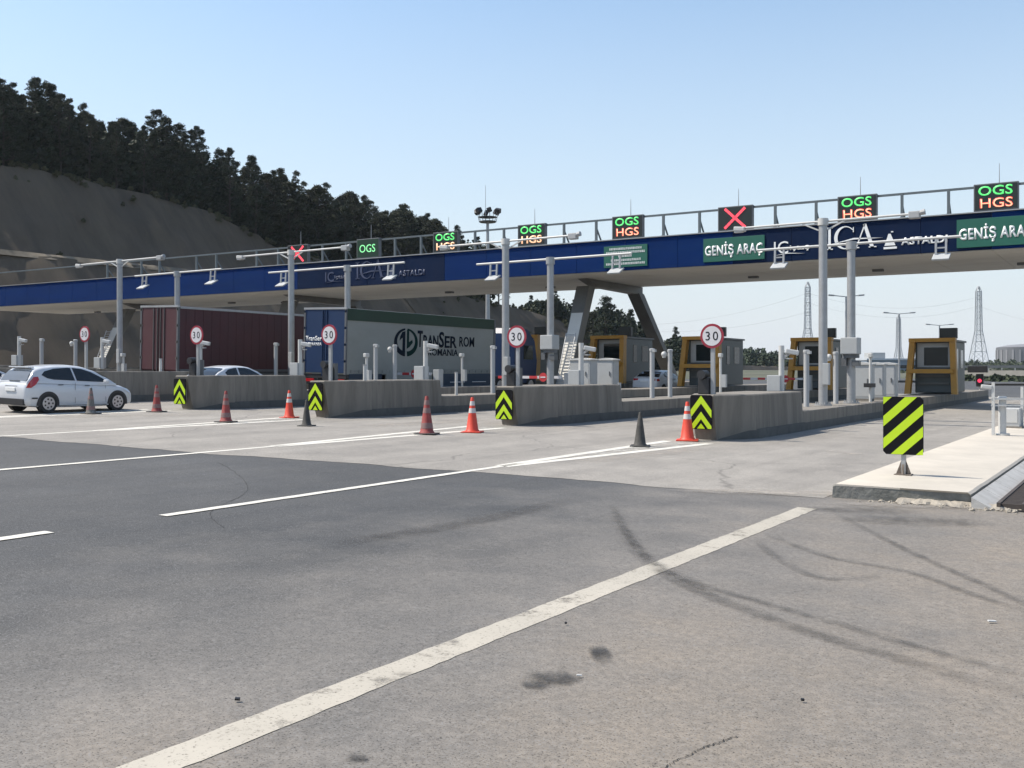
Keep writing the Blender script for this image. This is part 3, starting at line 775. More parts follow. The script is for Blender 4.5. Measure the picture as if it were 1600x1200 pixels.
# company lettering: three marks, white on the right, shade painted into the colour further left
def arc_band(mb, cx, cz, ro, wfun, a0, a1, y, d, n=28, sx=1.0):
    vs = []
    for i in range(n + 1):
        a = a0 + (a1 - a0) * i / n; wdt = wfun(a)
        for r in (ro, ro - wdt):
            for yy in (y, y - d): vs.append((cx + sx * r * math.cos(a), yy, cz + r * math.sin(a)))
    fs = []
    for i in range(n):
        k = i * 4
        fs += [(k + 1, k + 5, k + 7, k + 3), (k, k + 2, k + 6, k + 4), (k, k + 4, k + 5, k + 1), (k + 2, k + 3, k + 7, k + 6)]
    mb.add(vs, fs)
def logo_group(X0, mat, faded):  # faded: this copy has shade painted into its lettering colour
    g = 'company lettering on the gantry fascia'
    adj = 'shade-tinted' if faded else 'white'
    where = 'on the left half of the fascia' if faded else 'on the right half of the fascia'
    # big serif letters I C A with a long thin swash
    o = empty('wall_lettering', (X0, GY0 - 0.124, 8.52)); tag(o, f'big {adj} serif letters ICA with a swash {where}', 'lettering', g)
    def L(mb, pts): mb.prism(pts, 'y', -0.03, 0)
    mb = MB(); H = 0.55
    L(mb, [(-1.02, -H), (-0.90, -H), (-0.90, H), (-1.02, H)]); L(mb, [(-1.12, H - 0.05), (-0.80, H - 0.05), (-0.80, H), (-1.12, H)]); L(mb, [(-1.12, -H), (-0.80, -H), (-0.80, -H + 0.05), (-1.12, -H + 0.05)])
    mb.build('letter_i', mat, o)
    mb = MB(); arc_band(mb, -0.22, 0, 0.56, lambda a: 0.045 + 0.13 * max(0, -math.cos(a)), R(42), R(318), 0, 0.03, sx=0.92)
    L(mb, [(0.16, 0.24), (0.20, 0.24), (0.20, 0.50), (0.16, 0.46)]); mb.build('letter_c', mat, o)
    mb = MB()
    L(mb, [(0.28, -H), (0.33, -H), (0.76, H + 0.06), (0.70, H + 0.06)]); L(mb, [(0.98, -H), (1.16, -H), (0.78, H + 0.06), (0.64, H + 0.02)])
    L(mb, [(0.20, -H), (0.46, -H), (0.46, -H + 0.05), (0.20, -H + 0.05)]); L(mb, [(0.90, -H), (1.26, -H), (1.26, -H + 0.05), (0.90, -H + 0.05)])
    mb.build('letter_a', mat, o)
    mb = MB(); L(mb, [(-0.95, -0.30), (0.2, -0.12), (1.55, -0.12), (0.2, -0.04)]); mb.build('swash', mat, o)
    # left mark: IC with small letters
    o = empty('wall_lettering', (X0 - 2.85, GY0 - 0.124, 8.22)); tag(o, f'small {adj} company lettering left of the letters ICA {where}', 'lettering', g)
    text_obj('lettering', 'IC', 0.72, 0.62, mat, o, (-0.52, 0, 0.02), bold=0.0, depth=0.025)
    text_obj('lettering', 'içtaş', 0.98, 0.30, mat, o, (0.42, 0, -0.06), bold=0.01, depth=0.025)
    mb = MB(); L(mb, [(-0.9, -0.38), (-0.2, -0.30), (0.7, -0.34), (-0.2, -0.26)]); mb.build('swash', mat, o)
    # right mark: triangle and word
    o = empty('wall_lettering', (X0 + 3.05, GY0 - 0.124, 8.14)); tag(o, f'{adj} triangle mark and word ASTALDI {where}', 'lettering', g)
    mb = MB(); L(mb, [(-1.42, -0.14), (-0.92, -0.14), (-1.14, 0.42), (-1.24, 0.42)]); L(mb, [(-1.46, -0.30), (-0.86, -0.30), (-0.86, -0.20), (-1.46, -0.20)])
    L(mb, [(-1.12, 0.48), (-1.02, 0.48), (-1.02, 0.54), (-1.12, 0.54)]); mb.build('triangle_mark', mat, o)
    text_obj('lettering', 'ASTALDI', 2.05, 0.36, mat, o, (0.36, 0, 0.02), bold=0.025, depth=0.025)
logo_group(-12.45, LETW, False)
logo_group(-42.6, LETD, True)
# ------------------------------------------------------------------ toll islands
ORD = ['rightmost', 'second from right', 'third from right', 'fourth from right', 'fifth from right', 'sixth from right', 'seventh from right', 'eighth from right', 'ninth from right', 'tenth from right', 'farthest left']
BLKL = [6.0, 6.2, 5.6, 5.4, 5.4, 5.4, 5.4, 5.4, 5.4, 5.4, 5.4]
BT, KT = 1.17, 0.58                     # heights of crash block and of the low kerb above the road
PLINTH = M('island_plinth', (0.10, 0.10, 0.095), 0.9, 0, 0.2, 1.5, bump=0.2, dirt=(0.05, 0.05, 0.048), dscale=2, damt=0.6)
for i, X in enumerate(ISX):
    g = gz(X); o = empty('toll_island', (X, NOSE[i], g))
    tag(o, f'long grey concrete toll island with raised crash block, {ORD[i]} of the plaza', 'island', 'toll islands between the lanes')
    L = BLKL[i]
    mb = MB()
    # crash block: plan narrows to the nose, slight batter, raked at the back
    plan0 = [(-0.28, 0.35), (0.28, 0.35), (0.90, 1.75), (0.92, L), (-0.92, L), (-0.90, 1.75)]
    plan1 = [(-0.30, 0.0), (0.30, 0.0), (0.84, 1.45), (0.86, L - 0.18), (-0.86, L - 0.18), (-0.84, 1.45)]
    zz = [-0.15, 0.30, BT - 0.03, BT]
    pl = [plan0, [(a[0] * 0.6 + b[0] * 0.4, a[1] * 0.55 + b[1] * 0.45) for a, b in zip(plan0, plan1)], plan1, [(a[0] * 0.965, 0.03 + a[1] * 0.990) for a in plan1]]
    vs = [(p[0], p[1], z) for P_, z in zip(pl, zz) for p in P_]; n = 6
    fs = [(k * n + j, k * n + (j + 1) % n, (k + 1) * n + (j + 1) % n, (k + 1) * n + j) for k in range(3) for j in range(n)] + [tuple(range(n - 1, -1, -1)), tuple(range(3 * n, 4 * n))]
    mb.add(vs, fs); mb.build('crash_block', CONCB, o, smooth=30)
    mb = MB(); mb.prism([(a * 1.0 + (0.02 if a > 0 else -0.02), b + (0.0 if b > 3 else -0.02)) for a, b in plan0], 'z', -0.15, 0.24); mb.build('plinth', PLINTH, o)
    mb = MB(); LL = 72 - NOSE[i]
    y = L - 0.10
    while y < LL - 0.1:
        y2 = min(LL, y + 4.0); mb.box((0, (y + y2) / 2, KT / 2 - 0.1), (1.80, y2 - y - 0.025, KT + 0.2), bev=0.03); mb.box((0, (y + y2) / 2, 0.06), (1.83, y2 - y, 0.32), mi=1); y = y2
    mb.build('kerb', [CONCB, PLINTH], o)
# chevron boards on the noses
def chevron_board(parent):
    W, H = 0.63, 0.94
    mb = MB()
    def rr(w, h, r, n=4):
        pts = []
        for cx, cz, a0 in ((w / 2 - r, h / 2 - r, 0), (-w / 2 + r, h / 2 - r, 90), (-w / 2 + r, -h / 2 + r, 180), (w / 2 - r, -h / 2 + r, 270)):
            for k in range(n + 1): pts.append((cx + r * math.cos(R(a0 + 90 * k / n)), cz + r * math.sin(R(a0 + 90 * k / n))))
        return pts
    mb.prism(rr(W, H, 0.06), 'y', -0.015, 0.02); mb.build('board', BLKS, parent)
    mb = MB()
    def clip(p): return p
    hw = W / 2 - 0.012
    for a_, th in ((0.455, 0.215), (0.015, 0.205)):
        for s in (-1, 1):
            mb.prism(clip_poly([(0, a_), (s * hw, a_ - 0.40), (s * hw, a_ - 0.40 - th), (0, a_ - th)], 0, -1, 0.455), 'y', -0.019, -0.0155)
    mb.prism([(0, -0.31), (0.115, -0.455), (-0.115, -0.455)], 'y', -0.019, -0.0155)
    mb.build('chevrons', FLUO, parent, recalc=True)
    mb = MB(); mb.box((0, 0.10, -0.05), (0.30, 0.16, 0.5)); mb.build('bracket', GREYP, parent)
CH = [(1100, 617, 670), (793, 609, 655), (499, 598, 641), (293, 591.5, 631)]
for i in range(4):
    x, yt, yb = CH[i]; p = PX(x, (yt + yb) / 2, ISX[i]); d = dX(x, ISX[i])
    o = empty('chevron_board', (p.x, NOSE[i] - 0.06, p.z)); hgt = (yb - yt) / F * d
    tag(o, ['largest', 'second largest', 'third', 'smallest'][i] + ' black and fluorescent yellow chevron board, nose of the ' + ORD[i] + ' island', 'sign', 'chevron boards on the island noses')
    chevron_board(o); s = hgt / 0.94; o.scale = (s, 1, s)
# round speed signs
SG = [(1113, 525, 38.4, 0), (808, 526, 35, 1), (515, 523, 32, 2), (308, 523.5, 29.5, 3), (133, 522, 25, 4)]
for (x, y, dia, i) in SG:
    X = ISX[i]; d = dX(x, X); p = PX(x, y, X); r = dia / F * d / 2
    o = empty('speed_sign', (p.x, p.y, gz(X) + BT)); zc = p.z - gz(X) - BT
    tag(o, f'round speed limit 30 sign on a grey post, island {ORD[i]}', 'sign', 'round speed limit signs on the island noses')
    mb = MB(); mb.cyl((0, -0.03, zc), (0, 0.0, zc), r, r, 36); mb.build('rim', SIGNR, o, smooth=40)
    mb = MB(); mb.cyl((0, -0.036, zc), (0, -0.029, zc), r * 0.80, r * 0.80, 36); mb.build('face', SIGNW, o, smooth=40)
    text_obj('lettering', '30', r * 1.06, r * 0.72, BLKS, o, (0, -0.037, zc), bold=0.0, depth=0.004, spacing=1.3)
    mb = MB(); mb.box((0, 0.045, (zc + r * 0.6) / 2 - 0.04), (0.10, 0.08, zc + r * 0.6 + 0.08)); mb.build('post', STEELW, o)
# black hazard lamp units on the block tips
for i in range(4):
    X = ISX[i]; o = empty('flasher_unit', (X - 0.22, NOSE[i] + 0.75, gz(X) + BT))
    tag(o, f'squat black flasher unit behind the chevron board of the {ORD[i]} island', 'warning light', 'black flasher units on the island noses')
    mb = MB(); mb.box((0, 0, 0.22), (0.30, 0.22, 0.46), bev=0.03); mb.build('housing', BLACKP, o)
    mb = MB(); mb.cyl((-0.03, -0.20, 0.52), (-0.03, 0.14, 0.52), 0.12, 0.12, 14); mb.build('lamp', BLACKP, o, smooth=40)
    mb = MB(); mb.box((0.18, 0.16, 0.28), (0.08, 0.16, 0.55)); mb.build('bracket', DGREY, o)
# camera posts on the crash blocks
def cam_post(o, hp=1.40):
    mb = MB(); mb.cyl((0, 0, -0.03), (0, 0, hp), 0.085, 0.085, 14); mb.build('post', WHITEP, o, smooth=40)
    mb = MB(); mb.box((-0.20, 0.02, 0.24), (0.42, 0.36, 0.50), bev=0.02); mb.build('cabinet', LGREY, o)
    mb = MB(); mb.box((0.34, -0.02, hp - 0.20), (0.40, 0.16, 0.15), (0, 0.18, 0.3), bev=0.03); mb.build('camera', WHITEP, o)
    mb = MB(); mb.beam((0.08, 0, hp - 0.36), (0.28, 0, hp - 0.22), 0.07); mb.box((0.20, 0, hp - 0.40), (0.30, 0.05, 0.04)); mb.build('bracket', STEELW, o)
CP = [(1221, 0), (908, 1), (665, 2), (469, 3), (313, 4), (160, 5), (30, 6)]
for (x, i) in CP:
    X = ISX[i] + 0.15; p = PX(x, 600, X); o = empty('camera_post', (X, p.y, gz(X) + BT))
    tag(o, f'white post with grey box and side camera on the crash block, island {ORD[i]}', 'camera post', 'camera posts on the crash blocks')
    cam_post(o)
# thick grey scanner bollards on the low kerb, the second of each pair wearing a white camera
BO = [(1260, 0, 0), (1306, 0, 1), (1019, 1, 0), (1047, 1, 1), (770, 2, 0), (587, 3, 0), (617, 3, 1), (431, 4, 0), (289, 5, 0), (65, 6, 0), (118, 6, 1)]
for (x, i, camf) in BO:
    X = ISX[i] - 0.1; p = PX(x, 600, X); y = max(p.y, NOSE[i] + BLKL[i] + 0.2); o = empty('scanner_bollard', (X, y, gz(X) + KT))
    tag(o, f'grey bollard {"with a white side camera" if camf else "without a camera"} on the island {ORD[i]}', 'bollard', 'scanner bollards on the island kerbs')
    hp = 1.92
    mb = MB(); mb.lathe([(0.10, -0.02), (0.092, 0.03), (0.092, hp - 0.10), (0.11, hp - 0.10), (0.11, hp - 0.02), (0.08, hp)], n=18); mb.build('post', GREYP, o, smooth=40)
    if camf:
        mb = MB(); mb.sphere((-0.24, -0.05, hp - 0.20), 0.115, 8); mb.cyl((-0.24, -0.05, hp - 0.34), (-0.24, -0.05, hp - 0.12), 0.07, 0.09, 10); mb.build('camera', WHITEP, o, smooth=60)
        mb = MB(); mb.beam((-0.24, 0, hp - 0.24), (0, 0, hp - 0.24), 0.05); mb.build('bracket', STEELW, o)
    else:
        mb = MB(); mb.box((0.10, -0.02, hp - 0.09), (0.12, 0.16, 0.10)); mb.build('sensor', LGREY, o)

# tall poles with booms: P carry lamps, Q carry antenna frames
def boom_lamp(o, x, z, tilt):
    mb = MB(); mb.box((x, 0, z), (0.42, 0.24, 0.17), (0, tilt, 0), bev=0.04); mb.box((x - 0.04, 0, z - 0.10), (0.30, 0.18, 0.05)); mb.build('lamp', WHITEP, o)
def antenna(o, x, zb, mat):
    mb = MB()
    for s in (-0.17, 0.17): mb.beam((x + s, 0, zb + 0.02), (x + s, -0.05, zb - 0.62), 0.07)
    mb.beam((x - 0.17, -0.03, zb - 0.32), (x + 0.17, -0.03, zb - 0.32), 0.05)
    mb.build('antenna_frame', STEELW, o)
    mb = MB(); mb.box((x + 0.03, -0.16, zb - 0.66), (0.58, 0.52, 0.07), (R(28), 0, 0), bev=0.015); mb.build('antenna', mat, o)
PP = [('P', 1286, 346, 0, 1152, 1435), ('Q', 1330, 381, 0, 1183, 1502), ('P', 790, 377, 2, 692, 900), ('Q', 860, 405, 2, 745, 987),
      ('P', 455, 394, 4, 374, 543), ('Q', 543, 417, 4, 420, 632), ('P', 187, 408, 6, 122, 253), ('Q', 277, 426, 6, 211, 346)]
for (kind, x, yt, i, xl, xr) in PP:
    X = ISX[i] + (0.05 if kind == 'P' else 0.25)
    p = PX(x, yt, X); d = dX(x, X); base = gz(X) + KT
    y = max(p.y, NOSE[i] + BLKL[i] + 0.25)
    ht = p.z - base
    o = empty('boom_pole', (X, y, base))
    al = (PY(xl, 400, y).x - X); ar = (PY(xr, 400, y).x - X)
    if kind == 'P':
        tag(o, f'tall grey pole whose cross boom carries a lamp at each end, island {ORD[i]}', 'pole', 'tall boom poles on the islands')
    else:
        tag(o, f'tall grey pole whose white cross boom carries two antenna frames, island {ORD[i]}', 'pole', 'tall boom poles on the islands')
    mb = MB()
    rp = 0.155 if kind == 'P' else 0.16
    mb.cyl((0, 0, -0.02), (0, 0, ht), rp, rp * 0.92, 20); mb.build('pole', STEELW, o, smooth=40)
    mb = MB(); mb.cyl((0, 0, -0.015), (0, 0, 0.05), 0.30, 0.30, 18)
    for k in range(6): mb.cyl((0.24 * math.cos(k * PI / 3), 0.24 * math.sin(k * PI / 3), 0.05), (0.24 * math.cos(k * PI / 3), 0.24 * math.sin(k * PI / 3), 0.13), 0.025, 0.025, 6)
    mb.build('base_plate', STEELW, o)
    if kind == 'P':
        mb = MB(); mb.cyl((al + 0.2, 0, ht - 0.02), (ar - 0.2, 0, ht + 0.02), 0.042, 0.042, 10)
        mb.cyl((0, 0, ht - 0.14), (0, 0, ht + 0.10), rp * 1.15, rp * 1.15, 14)
        for s in (-1, 1): mb.beam((s * 0.15, 0, ht - 0.30), (s * 0.75, 0, ht - 0.02), 0.05)
        mb.build('boom', WHITEP, o, smooth=40)
        boom_lamp(o, al + 0.1, ht - 0.05, 0.1)
        mb = MB(); mb.box((ar - 0.12, 0, ht - 0.02), (0.36, 0.26, 0.24), bev=0.03); mb.cyl((ar + 0.05, -0.05, ht + 0.03), (ar + 0.22, -0.05, ht + 0.06), 0.08, 0.10, 10)
        mb.build('camera', GREYP, o)
        mb = MB(); mb.box((0.16, -0.16, 1.10), (0.22, 0.2, 0.75), bev=0.02); mb.build('control_box', LGREY, o)
    else:
        mb = MB(); mb.cyl((al, 0, ht - 0.02), (ar, 0, ht + 0.02), 0.05, 0.05, 10); mb.build('boom', WHITEP, o, smooth=40)
        mb = MB(); mb.cyl((0, 0, ht - 0.22), (0, 0, ht + 0.08), rp * 1.22, rp * 1.22, 16); mb.build('collar', STEELW, o, smooth=40)
        antenna(o, al + (ar - al) * 0.12, ht - 0.03, LGREY); antenna(o, al + (ar - al) * 0.91, ht - 0.03, LGREY)
        mb = MB(); mb.box((0, -0.06, 2.15), (0.62, 0.62, 0.62), bev=0.03); mb.build('control_box', LGREY, o)
        mb = MB(); mb.cyl((0, -0.02, 1.70), (0, -0.02, 1.84), 0.30, 0.30, 14); mb.box((0.22, -0.12, 1.5), (0.25, 0.3, 0.22)); mb.box((-0.2, -0.2, 1.55), (0.18, 0.2, 0.3)); mb.build('clamp', DGREY, o)
# slim white posts with a small camera head
SP = [(1360, 0, 46.0, 1.55, 'slim white post with a black box, beside the cabinets of the rightmost island'),
      (1126, 1, 40.0, 1.6, 'slim white post with small camera head, right of the nearest speed sign'),
      (722, 3, 33.0, 1.55, 'slim white post before the dark skirt of the white truck trailer'),
      (573, 3, 31.0, 1.5, 'slim white post left of the white truck logo, by the green truck flank'),
      (193, 6, 34.0, 1.5, 'slim white post right of the leftmost tall boom pole'),
      (655, 2, 32.5, 0.6, 'short grey post beneath the truck logo, on the kerb')]
for (x, i, yy, hp, lab) in SP[:5]:
    X = ISX[i] + 0.45; p = PX(x, 600, X); o = empty('slim_post', (X, p.y, gz(X) + KT if p.y > NOSE[i] + BLKL[i] else gz(X) + BT)); tag(o, lab, 'post')
    hp = 2.02 + (580 - 553) / F * dX(x, X) - o.location.z
    mb = MB(); mb.cyl((0, 0, -0.02), (0, 0, hp), 0.055, 0.055, 10); mb.build('post', WHITEP, o, smooth=40)
    mb = MB(); mb.box((0.02, -0.05, hp - 0.06), (0.16, 0.24, 0.17), bev=0.03); mb.build('camera', WHITEP, o)
    mb = MB(); mb.box((0.0 if x == 1360 else 0.20, -0.12, hp * 0.35), (0.42 if x == 1360 else 0.22, 0.18, 0.16 if x == 1360 else 0.55), bev=0.01); mb.build('box', BLACKP if x == 1360 else LGREY, o)
# roadside cabinets
def cabinet(X, y, w, dpt, h, label, base):
    o = empty('roadside_cabinet', (X, y, base)); tag(o, label, 'cabinet')
    mb = MB(); mb.box((0, 0, h / 2 + 0.05), (w, dpt, h - 0.1), bev=0.015); mb.build('body', LGREY, o)
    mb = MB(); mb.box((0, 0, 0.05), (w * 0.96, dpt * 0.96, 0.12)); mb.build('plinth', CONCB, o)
    mb = MB(); mb.prism([(-w / 2 - 0.05, 0), (w / 2 + 0.05, 0), (w / 2 + 0.05, 0.05), (0, 0.11), (-w / 2 - 0.05, 0.05)], 'y', -dpt / 2 - 0.05, dpt / 2 + 0.05)
    r = mb.build('roof', WHITEP, o); r.location.z = h
    mb = MB(); mb.box((0, -dpt / 2 - 0.006, h / 2 + 0.06), (w * 0.88, 0.012, h * 0.82)); d = mb.build('door', LGREY, o)
    mb = MB(); mb.box((w * 0.30, -dpt / 2 - 0.03, h * 0.55), (0.03, 0.04, 0.20)); mb.build('handle', DGREY, d)
    mb = MB(); mb.box((w / 2 + 0.005, 0, h / 2 + 0.06), (0.010, dpt * 0.84, h * 0.82)); mb.build('side_panel', LGREY, o)
for (x, i, y, w, dp, h, lab) in ((1349, 0, 45.6, 0.75, 0.55, 1.66, 'pale grey roadside cabinet, left one of the row beside the thick pole'),
                              (1369, 0, 46.8, 0.70, 0.55, 1.66, 'pale grey roadside cabinet, middle one of the row near the right booth'),
                              (1386, 0, 47.9, 0.80, 0.60, 1.72, 'pale grey roadside cabinet, right one of the row near the right booth'),
                              (912, 2, 0, 1.05, 0.75, 1.80, 'large pale grey cabinet right of the sunlit ladder on the gantry leg'),
                              (950, 2, 0, 0.85, 0.65, 1.75, 'smaller grey cabinet beside the camera post, under the gantry')):
    X = ISX[i]; p = PX(x, 600, X); b = gz(X) + KT
    top = CAMZ + (HY - (570 if i == 0 else 563)) / F * dX(x, X)
    cabinet(X, p.y, w, dp, top - b, lab, b)
# low cut posts and reflectors on the kerbs
for (x, i, hp, lab) in ((1035, 1, 0.0, ''), (968, 1, 0.62, 'short white stub post on the kerb right of the grey cabinets'), (570, 2, 0.5, 'short grey stub post on the crash block beneath the truck logo'),
                        (713, 2, 0.85, 'short grey stub post on the low kerb beside the red and white barrier'), (251, 4, 0.5, 'short pale stub post right of the parked hatchback, before the red trailer')):
    if not lab: continue
    X = ISX[i] + 0.5; p = PX(x, 600, X); top = BT if p.y < NOSE[i] + BLKL[i] else KT
    o = empty('stub_post', (X, p.y, gz(X) + top)); tag(o, lab, 'post')
    mb = MB(); mb.cyl((0, 0, -0.02), (0, 0, hp), 0.06, 0.055, 10); mb.build('post', WHITEP, o, smooth=40)
    mb = MB(); mb.cyl((0, 0, hp), (0, 0, hp + 0.03), 0.065, 0.065, 10); mb.build('cap', GREYP, o)
# barrier gates with red and white arms
for (i, y, lab, up) in ((0, 60.5, 'red and white barrier arm lowered across the lane beside the rightmost island', 0), (1, 56.0, 'red and white barrier arm seen low over the second crash block from the right', 0),
                    (2, 40.0, 'red and white barrier arm left of the second chevron board from the right', 0), (3, 38.5, 'red and white barrier arm below the white truck logo', 0),
                    (4, 38.0, 'red and white barrier arm below the rear of the blue truck', 0), (5, 37.0, 'red and white barrier arm beside the red trailer', 0)):
    X = ISX[i]; b = gz(X) + KT; o = empty('barrier_gate', (X + 0.4, y, b)); tag(o, lab, 'barrier', 'red and white barrier arms')
    mb = MB(); mb.box((0, 0, 0.40), (0.34, 0.34, 0.84), bev=0.02); mb.build('housing', LGREY if i else DGREY, o)
    mb = MB(); n = 8
    for k in range(n): mb.box((-0.25 - 0.42 * (k + 0.5), -0.2, 0.62), (0.42, 0.06, 0.12), mi=(k % 2))
    mb.build('arm', [SIGNW, REDP] if i else [DGREY, DGREY], o)
    mb = MB(); mb.cyl((-1.2, -0.25, 0.62), (-1.2, -0.22, 0.62), 0.20, 0.20, 20); mb.box((-1.2, -0.255, 0.62), (0.26, 0.01, 0.06), mi=1); mb.build('stop_disc', [REDP, SIGNW], o)
# toll booths
def booth(i, y, label, sx=0.0):
    X = ISX[i] + sx; b = gz(X) + KT; o = empty('toll_booth', (X, y, b)); tag(o, label, 'toll booth', 'yellow framed toll booths under the gantry')
    # frame: two leaning posts, top beam, middle beam
    mb = MB()
    for s in (-1, 1):
        mb.add([(s * 1.16 - 0.14, -0.75, 0), (s * 1.16 + 0.14, -0.75, 0), (s * 1.16 + 0.14, -0.30, 0), (s * 1.16 - 0.14, -0.30, 0),
                (s * 0.98 - 0.14, -0.30, 2.92), (s * 0.98 + 0.14, -0.30, 2.92), (s * 0.98 + 0.14, 0.10, 2.92), (s * 0.98 - 0.14, 0.10, 2.92)],
               [(0, 1, 5, 4), (1, 2, 6, 5), (2, 3, 7, 6), (3, 0, 4, 7), (3, 2, 1, 0), (4, 5, 6, 7)])
    mb.box((0, -0.12, 2.84), (2.30, 0.50, 0.20)); mb.box((0, -0.58, 1.20), (2.20, 0.26, 0.22)); mb.build('frame', YELL, o)
    mb = MB(); mb.box((0, 2.3, 1.42), (1.86, 4.2, 2.74), bev=0.06); bd = mb.build('cabin', DGREY2, o)
    mb = MB(); mb.box((0, 2.3, 2.83), (2.0, 4.4, 0.10)); mb.build('roof', DGREY, o)
    mb = MB(); mb.box((0, 0.185, 2.05), (1.62, 0.03, 1.28)); wn = mb.build('window', LGREY, o)
    mb = MB(); mb.box((0.12, 0.165, 1.98), (1.18, 0.02, 0.96)); mb.build('pane', GLASSD, wn)
    mb = MB(); mb.box((0.94, 1.7, 1.85), (0.02, 0.5, 1.1)); mb.build('side_window', GLASSD, o)
    mb = MB(); mb.box((0.94, 3.2, 1.85), (0.02, 0.9, 1.0)); mb.build('side_window', GLASSD, o)
    mb = MB(); mb.box((0, 0.12, 0.95), (1.5, 0.06, 0.10)); mb.box((0, 0.10, 0.55), (1.5, 0.06, 0.10)); mb.build('louvre', STEELD, o)
    mb = MB(); mb.box((0.62, 1.0, 3.22), (0.86, 0.32, 0.56), bev=0.02); dsp = mb.build('display_box', BLACKP, o)
    mb = MB(); mb.box((0.62, 0.83, 3.22), (0.74, 0.02, 0.44)); mb.build('display_face', LEDBG, dsp)
DGREY2 = M('booth_cabin_grey', (0.075, 0.088, 0.088), 0.5, 0, 0.1, 1.0)
for (i, y, lab) in ((0, 57.6, 'yellow framed toll booth with black display box, nearest the right edge'), (1, 58.2, 'yellow framed toll booth behind the tall lamp pole, left of the nearest booth'),
                    (2, 57.0, 'yellow framed toll booth just left of the nearest speed sign'), (3, 57.0, 'toll booth seen between the two gantry legs, behind grey cabinets'),
                    (4, 57.0, 'toll booth half hidden behind the second speed sign'), (5, 57, 'toll booth hidden behind the white truck trailer')):
    if i < 5: booth(i, y, lab)
# red traffic light at the exit of the right-hand lane
p = PX(1531, 600, ISX[0] + 0.5); o = empty('traffic_light', (p.x, p.y, gz(p.x) + KT)); tag(o, 'small traffic light showing red under a black hood, far end of the right lane', 'traffic light')
zl = CAMZ + (580 - 599) / F * dX(1531, ISX[0] + 0.5) - o.location.z + 0.05
mb = MB(); mb.cyl((0, 0, -0.02), (0, 0, zl), 0.05, 0.05, 10); mb.build('post', WHITEP, o)
mb = MB(); mb.box((0, 0, zl + 0.15), (0.44, 0.2, 0.80), bev=0.03); mb.build('housing', BLACKP, o)
mb = MB(); mb.cyl((0, -0.13, zl + 0.12), (0, -0.105, zl + 0.12), 0.12, 0.12, 16); mb.build('red_lamp', M('red_signal', (0.4, 0.02, 0.05), 0.4, 0, 0, 1, emit=(1.0, 0.05, 0.12), estr=0.95), o)
mb = MB(); mb.box((-0.1, -0.1, zl + 0.85), (1.15, 0.5, 0.42), bev=0.03); mb.build('hood', BLACKP, o)
# ------------------------------------------------------------------ pad on the right with its furniture
PADH = 0.21
def padz(x): return gz(x) + PADH
pad = MB()
L0, R0, Y0 = -4.12, -2.22, 15.75
rp = random.Random(4)
def padrow(y, k):
    j = rp.uniform(-0.006, 0.006)
    xr = R0 + j
    return [(L0 + rp.uniform(-0.008, 0.008), y, gz(L0) - 0.12), (L0 + 0.012, y, padz(L0) - 0.02), (L0 + 0.045, y, padz(L0)), ((L0 + R0) / 2, y, padz((L0 + R0) / 2) + rp.uniform(-0.003, 0.003)),
            (xr - 0.04, y, padz(R0)), (xr, y, padz(R0) - 0.03), (xr, y, gz(R0) - 0.12)]
ys = [Y0, Y0 + 0.04] + [Y0 + 0.5 * i for i in range(1, 40)] + [Y0 + 20 + 3 * i for i in range(0, 12)]
vs = []; fs = []
for k, y in enumerate(ys):
    r = padrow(y, k)
    if k == 0: r = [(x, y + (0.35 * (x - L0) / (R0 - L0)) + 0.02, z if i in (0, 6) else z - 0.025) for i, (x, y, z) in enumerate(r)]
    elif k < 4: r = [(x, y + (0.35 * (x - L0) / (R0 - L0)) * (1 - k / 6), z) for (x, y, z) in r]
    vs += r
n = 7
for k in range(len(ys) - 1):
    for i in range(n - 1): a = k * n + i; fs.append((a, a + 1, a + n + 1, a + n))
fs.append(tuple(range(n - 1, -1, -1)))
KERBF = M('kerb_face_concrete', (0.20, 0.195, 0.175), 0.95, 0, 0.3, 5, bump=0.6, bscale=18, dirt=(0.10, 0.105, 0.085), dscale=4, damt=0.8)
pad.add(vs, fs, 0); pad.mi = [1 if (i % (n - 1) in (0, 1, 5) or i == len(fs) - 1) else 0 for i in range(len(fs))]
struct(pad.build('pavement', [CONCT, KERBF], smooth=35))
# sloped gutter slabs and grating beside the pad
GUT = M('gutter_concrete', (0.42, 0.41, 0.39), 0.9, 0, 0.12, 2, bump=0.3, dirt=(0.22, 0.21, 0.19), dscale=3, damt=0.5)
mb = MB(); y = Y0 + 0.15
while y < 40:
    y2 = y + 1.28
    a = R0 + 0.03; b = a + 0.27
    mb.add([(a, y, padz(a) - 0.05), (b, y, gz(b) + 0.03), (b, y2, gz(b) + 0.03), (a, y2, padz(a) - 0.05), (a, y, gz(a) - 0.1), (b, y, gz(b) - 0.1), (b, y2, gz(b) - 0.1), (a, y2, gz(a) - 0.1)],
           [(0, 1, 2, 3), (0, 4, 5, 1), (1, 5, 6, 2), (3, 2, 6, 7), (0, 3, 7, 4)])
    y = y2 + 0.025
struct(mb.build('gutter', GUT))
GRT = M('rusty_grating', (0.075, 0.062, 0.055), 0.8, 0.3, 0.3, 6)
o = empty('drain_grating', (R0 + 0.34, Y0 + 0.35, gz(R0 + 1) + 0.02)); tag(o, 'dark rusty steel drain grating beside the pale gutter at the right edge', 'grating')
mb = MB()
for k in range(60): mb.box((0.65, k * 0.13, 0.05), (1.25, 0.05, 0.07))
mb.build('bars', GRT, o)
mb = MB()
for xx in (0.03, 0.35, 0.65, 0.95, 1.27): mb.box((xx, 3.84, 0.055), (0.05, 7.85, 0.09))
mb.build('frame', GRT, o)
mb = MB(); mb.box((0.65, 3.84, 0.0), (1.3, 7.9, 0.02)); mb.build('pit_shadow', BLACKP, o).name = 'pit_shade_sheet'  # flat black sheet stands in for the shade down in the pit
